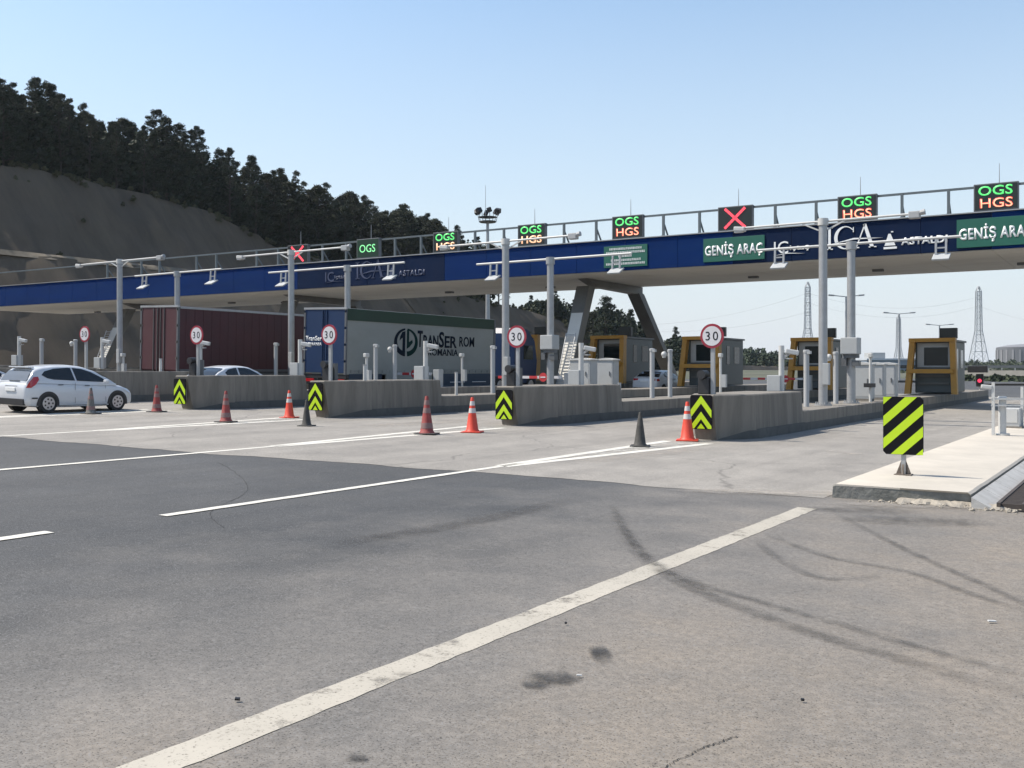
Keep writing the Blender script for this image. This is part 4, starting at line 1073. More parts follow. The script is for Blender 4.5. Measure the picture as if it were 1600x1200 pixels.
# broken concrete crumbs along the pad's foot
RUB = M('rubble_stone', (0.30, 0.27, 0.225), 0.95, 0, 0.25, 6, bump=0.4)
mb = MB(); rr = random.Random(12)
for k in range(120):
    x = rr.uniform(-3.7, -0.6); y = Y0 - 0.10 + 0.18 * (x + 4.1) - abs(rr.gauss(0, 0.20)) * (0.5 + 0.5 * (x + 4.1) / 2)
    r = 0.008 + 0.036 * rr.random() ** 3
    if x > -2.4: r *= 1.3
    o0 = len(mb.v); mb.sphere((x, y, gz(x) + r * 0.25), r, 5, sz=0.6)
    for q in range(o0, len(mb.v)):
        v = mb.v[q]; j = Vector((rr.uniform(-1, 1), rr.uniform(-1, 1), rr.uniform(-1, 1))) * r * 0.28; mb.v[q] = (v[0] + j.x, v[1] + j.y, v[2] + j.z)
stuff(mb.build('rubble', RUB)); 
# crumbled mortar skirt
rows = []
for k in range(60):
    x = -3.2 + 3.0 * k / 59; yb = Y0 + 0.18 * (x + 4.1) + 0.02; w = 0.06 + 0.20 * (0.5 + 0.5 * math.sin(k * 0.9) * math.sin(k * 0.37 + 1)) + rr.uniform(0, 0.08)
    rows.append([(x, yb - w * t) for t in (0, 0.35, 0.7, 1.0)])
so_ = sheet('mortar_skirt', rows, RUB, 0.02)
for i, v in enumerate(so_.data.vertices): v.co.z += (0.045, 0.03, 0.01, -0.012)[i % 4] + rr.uniform(-0.006, 0.012)
struct(so_)
# scraps on the road
for (x, y, nm, lab, sz) in ((1550, 974, 'litter_scrap', 'white scrap of paper on the asphalt at the right edge', (0.07, 0.02, 0.012)), (905, 1059, 'litter_scrap', 'tiny pale scrap beside the dark oil stain', (0.035, 0.012, 0.008)),
                            (884, 977, 'pebble', 'small dark pebble just right of the cream edge line', (0.018, 0.015, 0.014)), (371, 1097, 'pebble', 'small dark pebble left of the cream edge line', (0.03, 0.02, 0.014)), (1254, 1098, 'pebble', 'small dark pebble on the dusty asphalt, bottom right', (0.02, 0.016, 0.014))):
    p = PG(x, y)[0]; mb = MB(); mb.box((0, 0, sz[2] / 2), sz, (0.2, 0.1, 0.7), bev=0.003)
    o = mb.build(nm, WHITEP if nm == 'litter_scrap' else BLACKP); o.location = (p.x, p.y, p.z + 0.012); tag(o, lab, 'litter' if nm == 'litter_scrap' else 'pebble')

# striped hazard board
hx = -3.50; hy = 17.85
o = empty('hazard_board', (hx, hy, padz(hx))); tag(o, 'black and fluorescent yellow diagonally striped hazard board at the end of the pavement', 'sign')
BW, BH, BZ = 0.635, 0.96, 0.34
mb = MB(); c = 0.05; hw = BW / 2
mb.prism([(-hw + c, BZ), (hw - c, BZ), (hw, BZ + c), (hw, BZ + BH - c), (hw - c, BZ + BH), (-hw + c, BZ + BH), (-hw, BZ + BH - c), (-hw, BZ + c)], 'y', -0.012, 0.014)
mb.build('board', BLKS, o)
mb = MB(); rect = [(-hw + 0.004, BZ + 0.004), (hw - 0.004, BZ + 0.004), (hw - 0.004, BZ + BH - 0.004), (-hw + 0.004, BZ + BH - 0.004)]
per = 0.385 * BH
for k in range(-4, 5):
    # band: z - 0.93 x between lo and hi
    lo = BZ + 0.09 * BH + k * per + 0.93 * hw; hi = lo + per * 0.47
    pl = clip_poly(clip_poly(rect, -0.93, 1, hi), -0.93, 1, lo, -1)
    if len(pl) >= 3: mb.prism(pl, 'y', -0.0155, -0.0122)
mb.build('stripes', FLUO, o)
mb = MB(); mb.box((0, 0.045, 0.42), (0.07, 0.06, 0.90)); mb.build('post', STEELW, o)
mb = MB()
for s in (-1, 1): mb.prism([(s * 0.036, 0.0), (s * 0.125, 0.0), (s * 0.036, 0.24)], 'y', 0.03, 0.055)
mb.prism([(-0.012, 0.015), (-0.075, 0.012), (-0.012, 0.18)], 'x', -0.015, 0.015)
mb.box((0, 0.03, 0.008), (0.27, 0.22, 0.016)); mb.build('base', GRT2 if False else M('rusty_steel', (0.17, 0.14, 0.115), 0.8, 0.3, 0.3, 12), o)
# white rails, bollard and box on the pad
def PP_(x, y):   # pixel -> point on the pad top
    u = (x - CX) / F; k = u * CA - SA; d = (CAMZ - PADH) / ((y - HY) / F - SLOPE * k); return PD(x, y, d)
p = PP_(1552, 680); px, py = p.x, p.y
o = empty('barrier_rail', (px, py, padz(px))); tag(o, 'white metal rail frame with two posts standing on the concrete pavement', 'railing')
mb = MB(); mb.beam((0, 0, 0), (0, 0, 1.42), 0.075); mb.build('post', WHITEP, o)
mb = MB(); mb.beam((1.05, 0.3, 0), (1.05, 0.3, 1.42), 0.075); mb.build('post', WHITEP, o)
mb = MB(); mb.beam((-0.05, -0.03, 0.98), (1.5, 0.42, 0.98), 0.045, 0.05); mb.beam((-0.05, -0.03, 0.80), (1.5, 0.42, 0.80), 0.04); mb.build('rail', WHITEP, o)
mb = MB(); mb.box((-0.16, -0.03, 1.30), (0.28, 0.12, 0.11), (0, 0.1, 0.2), bev=0.03); mb.build('camera', WHITEP, o)
mb = MB(); mb.box((1.05, 0.3, 1.47), (0.14, 0.18, 0.14), bev=0.02); mb.build('lamp', LGREY, o)
p = PP_(1566, 680); o = empty('pavement_bollard', (p.x, p.y, padz(p.x))); tag(o, 'thick white bollard standing on the pavement in front of the white rail', 'bollard')
mb = MB(); mb.cyl((0, 0, 0), (0, 0, 1.0), 0.10, 0.10, 16); mb.build('post', WHITEP, o, smooth=40)
mb = MB(); mb.cyl((0, 0, 1.0), (0, 0, 1.05), 0.125, 0.10, 16); mb.build('cap', WHITEP, o, smooth=40)
mb = MB(); mb.cyl((0, 0, 0), (0, 0, 0.05), 0.19, 0.19, 16); mb.build('base', WHITEP, o, smooth=40)
p = PP_(1581, 668); o = empty('junction_box', (p.x, p.y, padz(p.x))); tag(o, 'white equipment box on the pavement behind the thick white bollard', 'box')
mb = MB(); mb.box((0, 0, 0.32), (0.48, 0.55, 0.56), bev=0.02); mb.build('body', WHITEP, o)
mb = MB(); mb.box((0, -0.285, 0.36), (0.36, 0.015, 0.40)); mb.build('door', WHITEP, o)
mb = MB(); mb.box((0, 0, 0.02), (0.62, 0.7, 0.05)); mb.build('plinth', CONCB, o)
p = PP_(1597, 668); o = empty('barrier_rail', (p.x, p.y, padz(p.x))); tag(o, 'white rail post with base plate at the right edge of the photo', 'railing')
mb = MB(); mb.beam((0, 0, 0), (0, 0, 1.25), 0.08); mb.build('post', WHITEP, o)
mb = MB(); mb.box((0.05, -0.05, 0.02), (0.9, 0.5, 0.05)); mb.build('base_plate', STEELW, o)

# ------------------------------------------------------------------ traffic cones
CONEO = M('cone_orange', (0.62, 0.055, 0.025), 0.5, 0, 0.10, 6, dirt=(0.35, 0.05, 0.03), dscale=7, damt=0.4)
CONER = M('cone_faded_red', (0.27, 0.04, 0.035), 0.65, 0, 0.25, 8, dirt=(0.14, 0.06, 0.05), dscale=6, damt=0.7)
CONEB = M('cone_grimy_black', (0.040, 0.038, 0.034), 0.7, 0, 0.4, 8, dirt=(0.10, 0.09, 0.08), dscale=6, damt=0.6)
CONEG = M('cone_grimy_grey', (0.12, 0.115, 0.105), 0.8, 0, 0.4, 8, dirt=(0.25, 0.24, 0.22), dscale=6, damt=0.6)
CBAND = M('cone_white_band', (0.54, 0.52, 0.50), 0.4, 0, 0.08, 6, dirt=(0.45, 0.36, 0.33), dscale=6, damt=0.5)
CBANDG = M('cone_dirty_band', (0.22, 0.13, 0.12), 0.6, 0, 0.2, 6, dirt=(0.18, 0.12, 0.11), dscale=6, damt=0.6)
CN = [(142, 648, 605, CONEG, CBANDG, 'grimy dark grey traffic cone with pale bands, in front of the white hatchback', 0),
      (245, 645, 601, CONER, CBANDG, 'faded red traffic cone left of the smallest chevron board', 0.02),
      (353, 661, 610, CONER, CBANDG, 'faded red traffic cone with grubby bands, second red one from the left', -0.02),
      (452, 654, 609, CONEO, CBAND, 'bright orange traffic cone with white bands, left of the grimy dark one', 0),
      (479, 667, 624, CONEB, None, 'small grimy black brown cone beside the orange one, before the third chevron board', 0.03),
      (667, 680, 618, CONER, CBANDG, 'tall dark red traffic cone, its base half black, in front of a crash block', -0.02),
      (738, 677, 620, CONEO, CBAND, 'bright orange traffic cone with white bands, left of the second largest chevron board', 0),
      (1000, 699, 643, CONEB, None, 'black dirty traffic cone on a wide base, alone on the gore', 0.02),
      (1074, 690, 627, CONEO, CBAND, 'bright orange traffic cone with white bands beside the largest chevron board', 0)]
for (x, yb, yt, m, band, lab, lean) in CN:
    p, d = PG(x, yb - 1); h = (yb - 2 - yt) / F * d
    o = empty('traffic_cone', (p.x, p.y, p.z + 0.006), 0.3 + x); tag(o, lab, 'traffic cone', 'traffic cones at the island noses')
    s = h / 0.9
    def rad(z): return 0.165 - 0.128 * z / 0.9
    mb = MB(); mb.lathe([(0.185, 0.03), (0.172, 0.06), (rad(0.08), 0.08), (rad(0.5), 0.5), (rad(0.88), 0.88), (0.03, 0.90), (0.012, 0.90)], n=20)
    ob = mb.build('body', m, o, smooth=45)
    mb = MB(); mb.box((0, 0, 0.016), (0.50, 0.50, 0.032), bev=0.010); mb.build('base', CONEB if m in (CONER, CONEB, CONEG) else m, o)
    if band:
        for z0, z1 in ((0.50, 0.62), (0.69, 0.80)):
            mb = MB(); mb.lathe([(rad(z0) + 0.003, z0), (rad(z1) + 0.003, z1)], n=20); mb.build('reflective_band', band, o, smooth=45)
    if m is CONER or m is CONEG:
        mb = MB(); mb.lathe([(rad(0.14) + 0.003, 0.14), (rad(0.27) + 0.003, 0.27)], n=20); mb.build('reflective_band', band, o, smooth=45)
    o.scale = (s, s, s); o.rotation_euler = (lean, lean * 0.5, 0.35)

# ------------------------------------------------------------------ cars
CARW = M('car_white_paint', (0.56, 0.57, 0.59), 0.28, 0, 0.015, 1, spec=0.5, coat=0.6, dirt=(0.55, 0.54, 0.52), dscale=1.5, damt=0.2)
TYRE = M('tyre', (0.02, 0.02, 0.02), 0.85, 0, 0.2, 10)
RIM = M('alloy_rim', (0.48, 0.48, 0.49), 0.35, 0.7, 0.08, 6)
TAIL = M('tail_lamp_red', (0.36, 0.012, 0.018), 0.15, 0, 0.1, 8, coat=0.6)
HEAD = M('head_lamp', (0.62, 0.64, 0.66), 0.12, 0, 0.1, 8, coat=0.6)
PLATE = M('number_plate', (0.72, 0.72, 0.70), 0.5, 0, 0.05, 10)
CGLASS = M('car_glass', (0.012, 0.015, 0.018), 0.05, 0, 0.05, 1, spec=0.5)
def loft(mb, secs):
    n = len(secs[0]); vs = [p for s in secs for p in s]
    fs = [(k * n + i, k * n + i + 1, (k + 1) * n + i + 1, (k + 1) * n + i) for k in range(len(secs) - 1) for i in range(n - 1)]
    fs += [tuple(range(n)), tuple(range((len(secs) - 1) * n, len(secs) * n))]
    mb.add(vs, fs)
def interp(tab, y, k):
    if y <= tab[0][0]: return tab[0][k]
    for i in range(len(tab) - 1):
        a, b = tab[i], tab[i + 1]
        if a[0] <= y <= b[0]:
            t = (y - a[0]) / (b[0] - a[0]); t = t * t * (3 - 2 * t) * 0.5 + t * 0.5
            return a[k] * (1 - t) + b[k] * t
    return tab[-1][k]
def make_car(name, spec):
    root = empty(name)
    low, cab = spec['low'], spec['cab']
    mb = MB()
    y0, y1 = low[0][0], low[-1][0]; N = 44
    secs = []
    for i in range(N + 1):
        t = i / N; y = y0 + (y1 - y0) * (0.5 - 0.5 * math.cos(PI * t)) * 0.6 + (y1 - y0) * t * 0.4
        zl, zb, w = (interp(low, y, k) for k in (1, 2, 3))
        dz = zb - zl
        half = [(0, zl), (0.78 * w, zl), (0.93 * w, zl + 0.03), (0.985 * w, zl + 0.22 * dz), (w, zl + 0.45 * dz), (0.995 * w, zl + 0.68 * dz), (0.965 * w, zl + 0.86 * dz), (0.93 * w, zl + 0.95 * dz), (0.84 * w, zl + dz), (0.45 * w, zl + dz + 0.025), (0, zl + dz + 0.035)]
        sec = [(x, y, z) for x, z in half] + [(-x, y, z) for x, z in reversed(half[:-1])][:-1] + [(0, y, zl)]
        secs.append(sec)
    loft(mb, secs)
    # cabin
    cy0, cy1 = cab[0][0], cab[-1][0]; M_ = 36
    def wz(y, z):
        zb = interp(low, y, 2); w = interp(low, y, 3) * 0.955
        return max(0.05, w - max(0, z - zb) * 0.42 - max(0, z - zb) ** 2 * 0.12)
    secs = []
    for i in range(M_ + 1):
        y = cy0 + (cy1 - cy0) * i / M_
        zr = interp(cab, y, 1); zb = interp(low, y, 2) - 0.05; zr = max(zr, zb + 0.02)
        hs = [(wz(y, zb + (zr - zb) * f), zb + (zr - zb) * f) for f in (0, 0.25, 0.5, 0.75, 0.90)]
        wr = wz(y, zr)
        half = hs + [(wr - 0.035, zr - 0.012), (wr - 0.11, zr), (wr * 0.5, zr + 0.018), (0, zr + 0.024)]
        secs.append([(x, y, z) for x, z in half] + [(-x, y, z) for x, z in reversed(half[:-1])])
    loft(mb, secs)
    mb.build('body', CARW, root, smooth=48)
    # side windows
    for s in (-1, 1):
        for poly in spec['side']:
            g = MB(); cx_ = sum(p[0] for p in poly) / len(poly); cz_ = sum(p[1] for p in poly) / len(poly)
            ring = [(s * (wz(y, z) + 0.006), y, z) for y, z in poly]
            # subdivide towards the centre so the pane follows the curved side
            g.add(ring + [(s * (wz(cx_, cz_) + 0.008), cx_, cz_)], [(i, (i + 1) % len(ring), len(ring)) for i in range(len(ring))])
            g.build('side_window', CGLASS, root, smooth=60)
    # front and rear screens
    for nm, (ya, yb) in (('rear_window', spec['rear']), ('windscreen', spec['front'])):
        g = MB(); K = 6; vs = []
        for i in range(K + 1):
            y = ya + (yb - ya) * i / K; z = interp(cab, y, 1)
            sgn = -1 if nm == 'rear_window' else 1
            for f in (-0.90, -0.6, -0.3, 0, 0.3, 0.6, 0.90):
                w = wz(y, z) - 0.07; vs.append((f * w / 0.9, y + sgn * 0.012, z + 0.008 + 0.024 * (1 - abs(f)) ** 0.7))
        fs = [(a * 7 + b, a * 7 + b + 1, (a + 1) * 7 + b + 1, (a + 1) * 7 + b) for a in range(K) for b in range(6)]
        g.add(vs, fs); g.build(nm, spec.get(nm, CGLASS), root, smooth=60)
    # wheels with arches
    for yw in spec['wheels']:
        for s in (-1, 1):
            w = max(interp(low, yw + q_, 3) for q_ in (-0.38, -0.2, 0, 0.2, 0.38)); r = spec['r']
            a = MB(); pts = [(r * 1.17 * math.cos(R(k)), r + r * 1.17 * math.sin(R(k))) for k in range(-14, 195, 12)]
            a.prism([(yw + p, z) for p, z in pts], 'x', s * (w - 0.20), s * (w + 0.004)); a.build('wheel_arch', BLACKP, root)
            t = MB(); xo, xi = s * (w - 0.005), s * (w - 0.20)
            t.cyl((xi, yw, r), (s * (w - 0.03), yw, r), r, r, 30); t.cyl((s * (w - 0.03), yw, r), (s * (w + 0.008), yw, r), r, r * 0.93, 30)
            wo = t.build('wheel', TYRE, root, smooth=40)
            q = MB(); q.cyl((s * (w + 0.004), yw, r), (s * (w + 0.014), yw, r), r * 0.66, r * 0.64, 28)
            q.build('rim', RIM, wo, smooth=40)
            q = MB()
            for k in range(7):
                an = 2 * PI * k / 7; c, sn = math.cos(an), math.sin(an)
                q.cyl((s * (w + 0.015), yw + c * r * 0.42, r + sn * r * 0.42), (s * (w + 0.017), yw + c * r * 0.42, r + sn * r * 0.42), r * 0.10, r * 0.10, 8)
            q.cyl((s * (w + 0.015), yw, r), (s * (w + 0.022), yw, r), r * 0.12, r * 0.10, 12)
            q.build('rim_holes', BLACKP, wo)
    def side_patch(nm, poly, mat, off=0.03):
        for s in (-1, 1):
            g = MB(); ring = []
            for y, z in poly:
                zl, zb, w = (interp(low, y, k) for k in (1, 2, 3)); f = (z - zl) / (zb - zl)
                prof = [(0, 0.78), (0.06, 0.93), (0.22, 0.985), (0.45, 1.0), (0.68, 0.995), (0.86, 0.965), (0.95, 0.93), (1.0, 0.84), (1.3, 0.78)]
                fx = prof[-1][1]
                for i in range(len(prof) - 1):
                    if prof[i][0] <= f <= prof[i + 1][0]: fx = prof[i][1] + (prof[i + 1][1] - prof[i][1]) * (f - prof[i][0]) / (prof[i + 1][0] - prof[i][0]); break
                x = w * fx if z <= zb - 0.01 else max(w * fx, wz(y, z))
                ring.append((s * (x + off), y, z))
            g.add(ring, [tuple(range(len(ring)))]); g.build(nm, mat, root)
    for nm, poly, mat in spec['patches']: side_patch(nm, poly, mat)
    for nm, c, size, mat in spec['boxes']:
        g = MB(); g.box(c, size, bev=min(0.02, min(size) * 0.3)); g.build(nm, mat, root)
    for s in (-1, 1):
        g = MB(); g.box((s * (spec['w'] + 0.10), spec['mirror'][0], spec['mirror'][1]), (0.19, 0.11, 0.13), bev=0.04); g.build('mirror', CARW, root)
    return root
HATCH = dict(w=0.86, r=0.315, wheels=(-1.25, 1.24), mirror=(0.72, 0.98),
    low=[(-1.97, 0.36, 0.74, 0.66), (-1.93, 0.27, 0.90, 0.76), (-1.85, 0.22, 0.97, 0.81), (-1.5, 0.19, 0.985, 0.85), (-0.5, 0.17, 0.945, 0.86), (0.5, 0.17, 0.90, 0.86),
         (1.0, 0.18, 0.90, 0.855), (1.4, 0.19, 0.83, 0.83), (1.72, 0.20, 0.73, 0.77), (1.90, 0.22, 0.62, 0.68), (1.98, 0.30, 0.50, 0.56)],
    cab=[(-1.90, 0.98), (-1.74, 1.20), (-1.60, 1.37), (-1.3, 1.435), (-0.8, 1.478), (-0.3, 1.485), (0.05, 1.455), (0.45, 1.34), (0.85, 1.13), (1.22, 0.90)],
    side=[[(-1.42, 1.19), (-1.30, 1.30), (-0.95, 1.385), (-0.48, 1.415), (-0.36, 1.41), (-0.30, 1.01), (-1.05, 1.05), (-1.25, 1.09)],
          [(-0.30, 1.41), (0.02, 1.38), (0.35, 1.28), (0.70, 1.10), (0.88, 0.98), (0.80, 0.955), (-0.24, 1.005)]],
    rear=(-1.885, -1.66), front=(0.40, 1.14), rear_window=M('painted_sky_glass', (0.10, 0.11, 0.12), 0.06, 0, 0.05, 1, spec=1.0),  # rear glass: sky reflection painted in as a paler base colour
    patches=[('tail_lamp', [(-1.94, 0.80), (-1.86, 0.98), (-1.70, 1.13), (-1.56, 1.14), (-1.55, 1.05), (-1.66, 0.90), (-1.82, 0.80)], TAIL),
             ('head_lamp', [(1.50, 0.78), (1.72, 0.72), (1.84, 0.63), (1.78, 0.60), (1.60, 0.66)], HEAD),
             ('sill', [(-0.86, 0.24), (0.86, 0.24), (0.86, 0.20), (-0.86, 0.20)], BLACKP),
             ('side_marker', [(-1.80, 0.50), (-1.62, 0.50), (-1.62, 0.46), (-1.80, 0.46)], BLACKP),
             ('door_handle', [(-0.92, 0.90), (-0.74, 0.90), (-0.74, 0.87), (-0.92, 0.87)], DGREY), ('door_handle', [(0.02, 0.87), (0.20, 0.87), (0.20, 0.84), (0.02, 0.84)], DGREY),
             ('door_gap', [(-0.335, 0.95), (-0.322, 0.95), (-0.322, 0.30), (-0.335, 0.30)], DGREY), ('door_gap', [(0.78, 0.86), (0.793, 0.86), (0.793, 0.32), (0.78, 0.32)], DGREY)],
    boxes=[('rear_bumper', (0, -1.945, 0.36), (1.36, 0.10, 0.20), BLACKP), ('number_plate', (0, -1.985, 0.74), (0.50, 0.03, 0.11), PLATE), ('spoiler', (0, -1.63, 1.425), (1.02, 0.20, 0.035), CARW),
           ('wiper', (0.1, -1.905, 1.0), (0.55, 0.02, 0.02), BLACKP), ('front_bumper_grille', (0, 1.965, 0.34), (0.9, 0.06, 0.16), BLACKP), ('badge_strip', (0, -1.945, 0.845), (0.62, 0.03, 0.03), RIM)])
SEDAN = dict(w=0.87, r=0.31, wheels=(-1.38, 1.30), mirror=(0.62, 1.0),
    low=[(-2.28, 0.40, 0.82, 0.68), (-2.22, 0.28, 0.98, 0.78), (-2.05, 0.22, 1.03, 0.83), (-1.5, 0.19, 1.02, 0.87), (-0.5, 0.17, 0.97, 0.88), (0.6, 0.17, 0.94, 0.87),
         (1.1, 0.18, 0.91, 0.86), (1.6, 0.20, 0.83, 0.83), (2.0, 0.22, 0.70, 0.74), (2.15, 0.30, 0.56, 0.60)],
    cab=[(-1.85, 1.02), (-1.4, 1.26), (-1.05, 1.40), (-0.6, 1.455), (-0.1, 1.46), (0.15, 1.43), (0.55, 1.29), (0.9, 1.10), (1.2, 0.92)],
    side=[[(-1.18, 1.20), (-0.98, 1.33), (-0.62, 1.39), (-0.52, 1.395), (-0.50, 1.03), (-0.9, 1.06), (-1.1, 1.10)],
          [(-0.44, 1.40), (-0.05, 1.395), (0.20, 1.34), (0.55, 1.18), (0.80, 1.03), (0.72, 0.99), (-0.42, 1.025)]],
    rear=(-1.76, -1.16), front=(0.30, 1.10),
    patches=[('tail_lamp', [(-2.22, 0.82), (-2.18, 0.96), (-1.95, 0.97), (-1.92, 0.84)], TAIL), ('head_lamp', [(1.62, 0.78), (1.9, 0.72), (2.02, 0.62), (1.75, 0.66)], HEAD),
             ('door_handle', [(-0.95, 0.90), (-0.75, 0.90), (-0.75, 0.87), (-0.95, 0.87)], DGREY), ('door_gap', [(-0.47, 0.95), (-0.457, 0.95), (-0.457, 0.3), (-0.47, 0.3)], DGREY)],
    boxes=[('number_plate', (0, -2.29, 0.80), (0.50, 0.03, 0.11), PLATE), ('rear_bumper', (0, -2.25, 0.36), (1.36, 0.10, 0.16), BLACKP), ('tail_lamp', (0.55, -2.24, 0.90), (0.30, 0.06, 0.14), TAIL), ('tail_lamp', (-0.55, -2.24, 0.90), (0.30, 0.06, 0.14), TAIL)])
def set_car(o, x, y, rz=0.0):
    o.location = (x, y, gz(x)); o.rotation_euler = (0, math.atan(SLOPE), rz)
h1 = make_car('parked_car', HATCH); tag(h1, 'small white hatchback with red tail lamps, side-on behind a grimy cone', 'car')
# place by the wheels seen at x=76 and x=184
XW = -28.95; ya = PX(76, 600, XW).y; yb = PX(184, 600, XW).y
set_car(h1, XW - 0.86, (ya + yb) / 2 + 0.0, 0.0)
h2 = dup(h1, (0, 0, 0), 'white car half cut by the left edge, behind the white hatchback'); set_car(h2, -36.1, 20.9)
s1 = make_car('passing_car', SEDAN); tag(s1, 'white saloon seen above the crash block, driving beside the red trailer', 'car')
XS = -31.0; yr = PX(318, 600, XS).y; set_car(s1, XS - 0.6, yr + 2.1)
s2 = dup(s1, (0, 0, 0), 'white car beneath the gantry, seen behind two grey bollards'); p = PX(1020, 600, -25.4); set_car(s2, p.x, p.y + 1)

# ------------------------------------------------------------------ articulated trucks
TRED = M('trailer_dark_red', (0.058, 0.014, 0.018), 0.55, 0, 0.14, 0.8, dirt=(0.035, 0.018, 0.022), dscale=0.7, damt=0.5)
TREDR = M('trailer_door_red', (0.066, 0.022, 0.026), 0.5, 0, 0.12, 0.8, dirt=(0.08, 0.04, 0.04), dscale=1.2, damt=0.5)
TBLUE = M('trailer_blue', (0.004, 0.022, 0.072), 0.45, 0, 0.12, 0.8)
TWHITE = M('trailer_canvas_white', (0.235, 0.245, 0.228), 0.6, 0, 0.06, 0.7, dirt=(0.17, 0.17, 0.15), dscale=0.5, damt=0.5, stretch=(1, 0.5, 1))
TGREEN = M('trailer_green', (0.005, 0.030, 0.016), 0.55, 0, 0.15, 0.8)
TSKIRT = M('trailer_skirt_blue', (0.008, 0.030, 0.060), 0.45, 0, 0.2, 1)
TLOGO = M('dark_teal_lettering', (0.004, 0.010, 0.020), 0.85, 0, 0.1, 2, spec=0.1)
TLOGOG = M('dark_green_lettering', (0.004, 0.024, 0.022), 0.85, 0, 0.1, 2, spec=0.1)
def truck(name, x_right, y_rear, length, top, label, rear_mat, side_mat, kind):
    W_ = 2.5; xc = x_right - W_ / 2
    o = empty(name, (xc, y_rear, gz(xc))); o.rotation_euler = (0, math.atan(SLOPE), 0); tag(o, label, 'truck')
    bz = 1.12
    mb = MB(); mb.box((0, length / 2, (bz + top) / 2), (W_, length, top - bz), bev=0.03); mb.build('trailer_body', side_mat, o)
    mb = MB()
    for s in (-1, 1):
        mb.box((s * 0.615, -0.025, (bz + top) / 2), (1.20, 0.05, top - bz - 0.12), bev=0.01)
    drs = mb.build('rear_doors', rear_mat, o)
    mb = MB()
    for xx in (-0.35, -0.10, 0.10, 0.35) if kind == 'red' else (-0.12, 0.12): mb.cyl((xx, -0.075, bz - 0.1), (xx, -0.075, top - 0.1), 0.022, 0.022, 8)
    for s in (-1, 1):
        for zz in (0.2, 0.45, 0.7, 0.95): mb.box((s * 1.2, -0.06, bz + (top - bz) * zz), (0.14, 0.03, 0.10))
    mb.build('lock_bars', STEELD if kind == 'red' else TBLUE, drs)
    mb = MB(); mb.box((0, -0.02, top - 0.01), (W_ + 0.04, 0.12, 0.09)); mb.build('rear_header', STEELW, o)
    for s in (-1, 1):
        mb = MB(); mb.box((s * (W_ / 2 - 0.035), -0.02, (bz + top) / 2), (0.09, 0.11, top - bz)); mb.build('rear_post', DGREY, o)
    mb = MB(); mb.box((0, length / 2, 0.98), (1.1, length - 0.3, 0.28)); mb.box((0, 0.12, 0.72), (2.4, 0.14, 0.16)); mb.box((0, 0.1, 1.02), (2.48, 0.2, 0.16)); mb.build('chassis', BLACKP, o)
    for yw in (2.2, 3.5, 4.8, length + 0.6, length + 3.9 if True else 0):
        for s in (-1, 1):
            t = MB(); t.cyl((s * 0.92, yw, 0.5), (s * 1.24, yw, 0.5), 0.5, 0.48, 24); wo = t.build('wheel', TYRE, o, smooth=40)
            q = MB(); q.cyl((s * 1.235, yw, 0.5), (s * 1.25, yw, 0.5), 0.28, 0.26, 18); q.build('rim', RIM, wo)
    for s in (-1, 1):
        mb = MB(); mb.box((s * 0.9, -0.0, 0.84), (0.5, 0.06, 0.14)); mb.build('tail_lamp', TAIL, o)
    # tractor
    cy = length + 0.35
    cm = TBLUE if kind == 'blue' else WHITEP
    mb = MB(); mb.prism([(cy + 1.7, 0.7), (cy + 4.1, 0.5), (cy + 4.2, 1.9), (cy + 3.9, 3.0), (cy + 3.1, 3.65), (cy + 1.9, 3.7), (cy + 1.7, 3.4)], 'x', -1.22, 1.22); mb.build('cab', cm, o)
    mb = MB(); mb.prism([(cy + 2.7, 1.95), (cy + 3.75, 1.95), (cy + 3.65, 2.75), (cy + 2.7, 2.75)], 'x', -1.235, 1.235); mb.build('cab_window', GLASSD, o)
    mb = MB(); mb.box((0, cy + 1.2, 0.85), (0.9, 5.2, 0.26)); mb.box((0, cy + 2.9, 0.55), (2.3, 2.2, 0.5)); mb.build('tractor_frame', BLACKP, o)
    return o, W_, bz
# red box trailer
XR = -36.35; yR = PX(278, 500, XR).y
o, W_, bz = truck('lorry', XR, yR, 13.4, 4.0, 'articulated lorry with a dark red box trailer and red rear doors', TREDR, TRED, 'red')
mb = MB()
for k in range(27): mb.box((W_ / 2 + 0.004, 0.4 + k * 0.49, 2.6), (0.012, 0.05, 2.6))
mb.build('side_ribs', TRED, o)
mb = MB(); mb.box((W_ / 2 + 0.012, 6.7, 3.94), (0.05, 13.3, 0.10)); mb.build('top_rail', STEELW, o)
mb = MB(); mb.box((W_ / 2 + 0.02, 6.7, 1.16), (0.05, 13.3, 0.12)); mb.build('bottom_rail', DGREY, o)
mb = MB(); mb.box((W_ / 2 - 0.02, 7.0, 0.75), (0.05, 4.4, 0.62)); mb.build('side_guard', DGREY, o)
# white and green curtain trailer with blue rear
XT = -30.35; yT = PX(540, 500, XT).y; LT = PX(772, 500, XT).y - yT
o, W_, bz = truck('lorry', XT, yT, LT, 4.08, 'articulated lorry with a blue rear and a white and green trailer lettered TRANSER ROM', TBLUE, TWHITE, 'blue')
sx = W_ / 2
mb = MB(); mb.box((sx + 0.008, LT / 2, 3.80), (0.03, LT - 0.02, 0.52)); mb.build('green_band', TGREEN, o)
mb = MB()
for k in range(22): mb.box((sx + 0.006, 0.3 + k * (LT - 0.5) / 21, 1.26), (0.012, 0.03, 0.12))
mb.build('curtain_straps', DGREY, o)
mb = MB(); mb.box((sx + 0.01, LT - 0.10, 2.6), (0.06, 0.14, 2.95)); mb.build('front_post', DGREY, o)
mb = MB(); mb.box((sx - 0.03, 1.35, 0.86), (0.06, 2.3, 0.95)); mb.build('skirt', TSKIRT, o)
mb = MB(); mb.box((sx - 0.03, 9.3, 0.86), (0.06, 5.0, 1.05)); mb.build('skirt', TSKIRT, o)
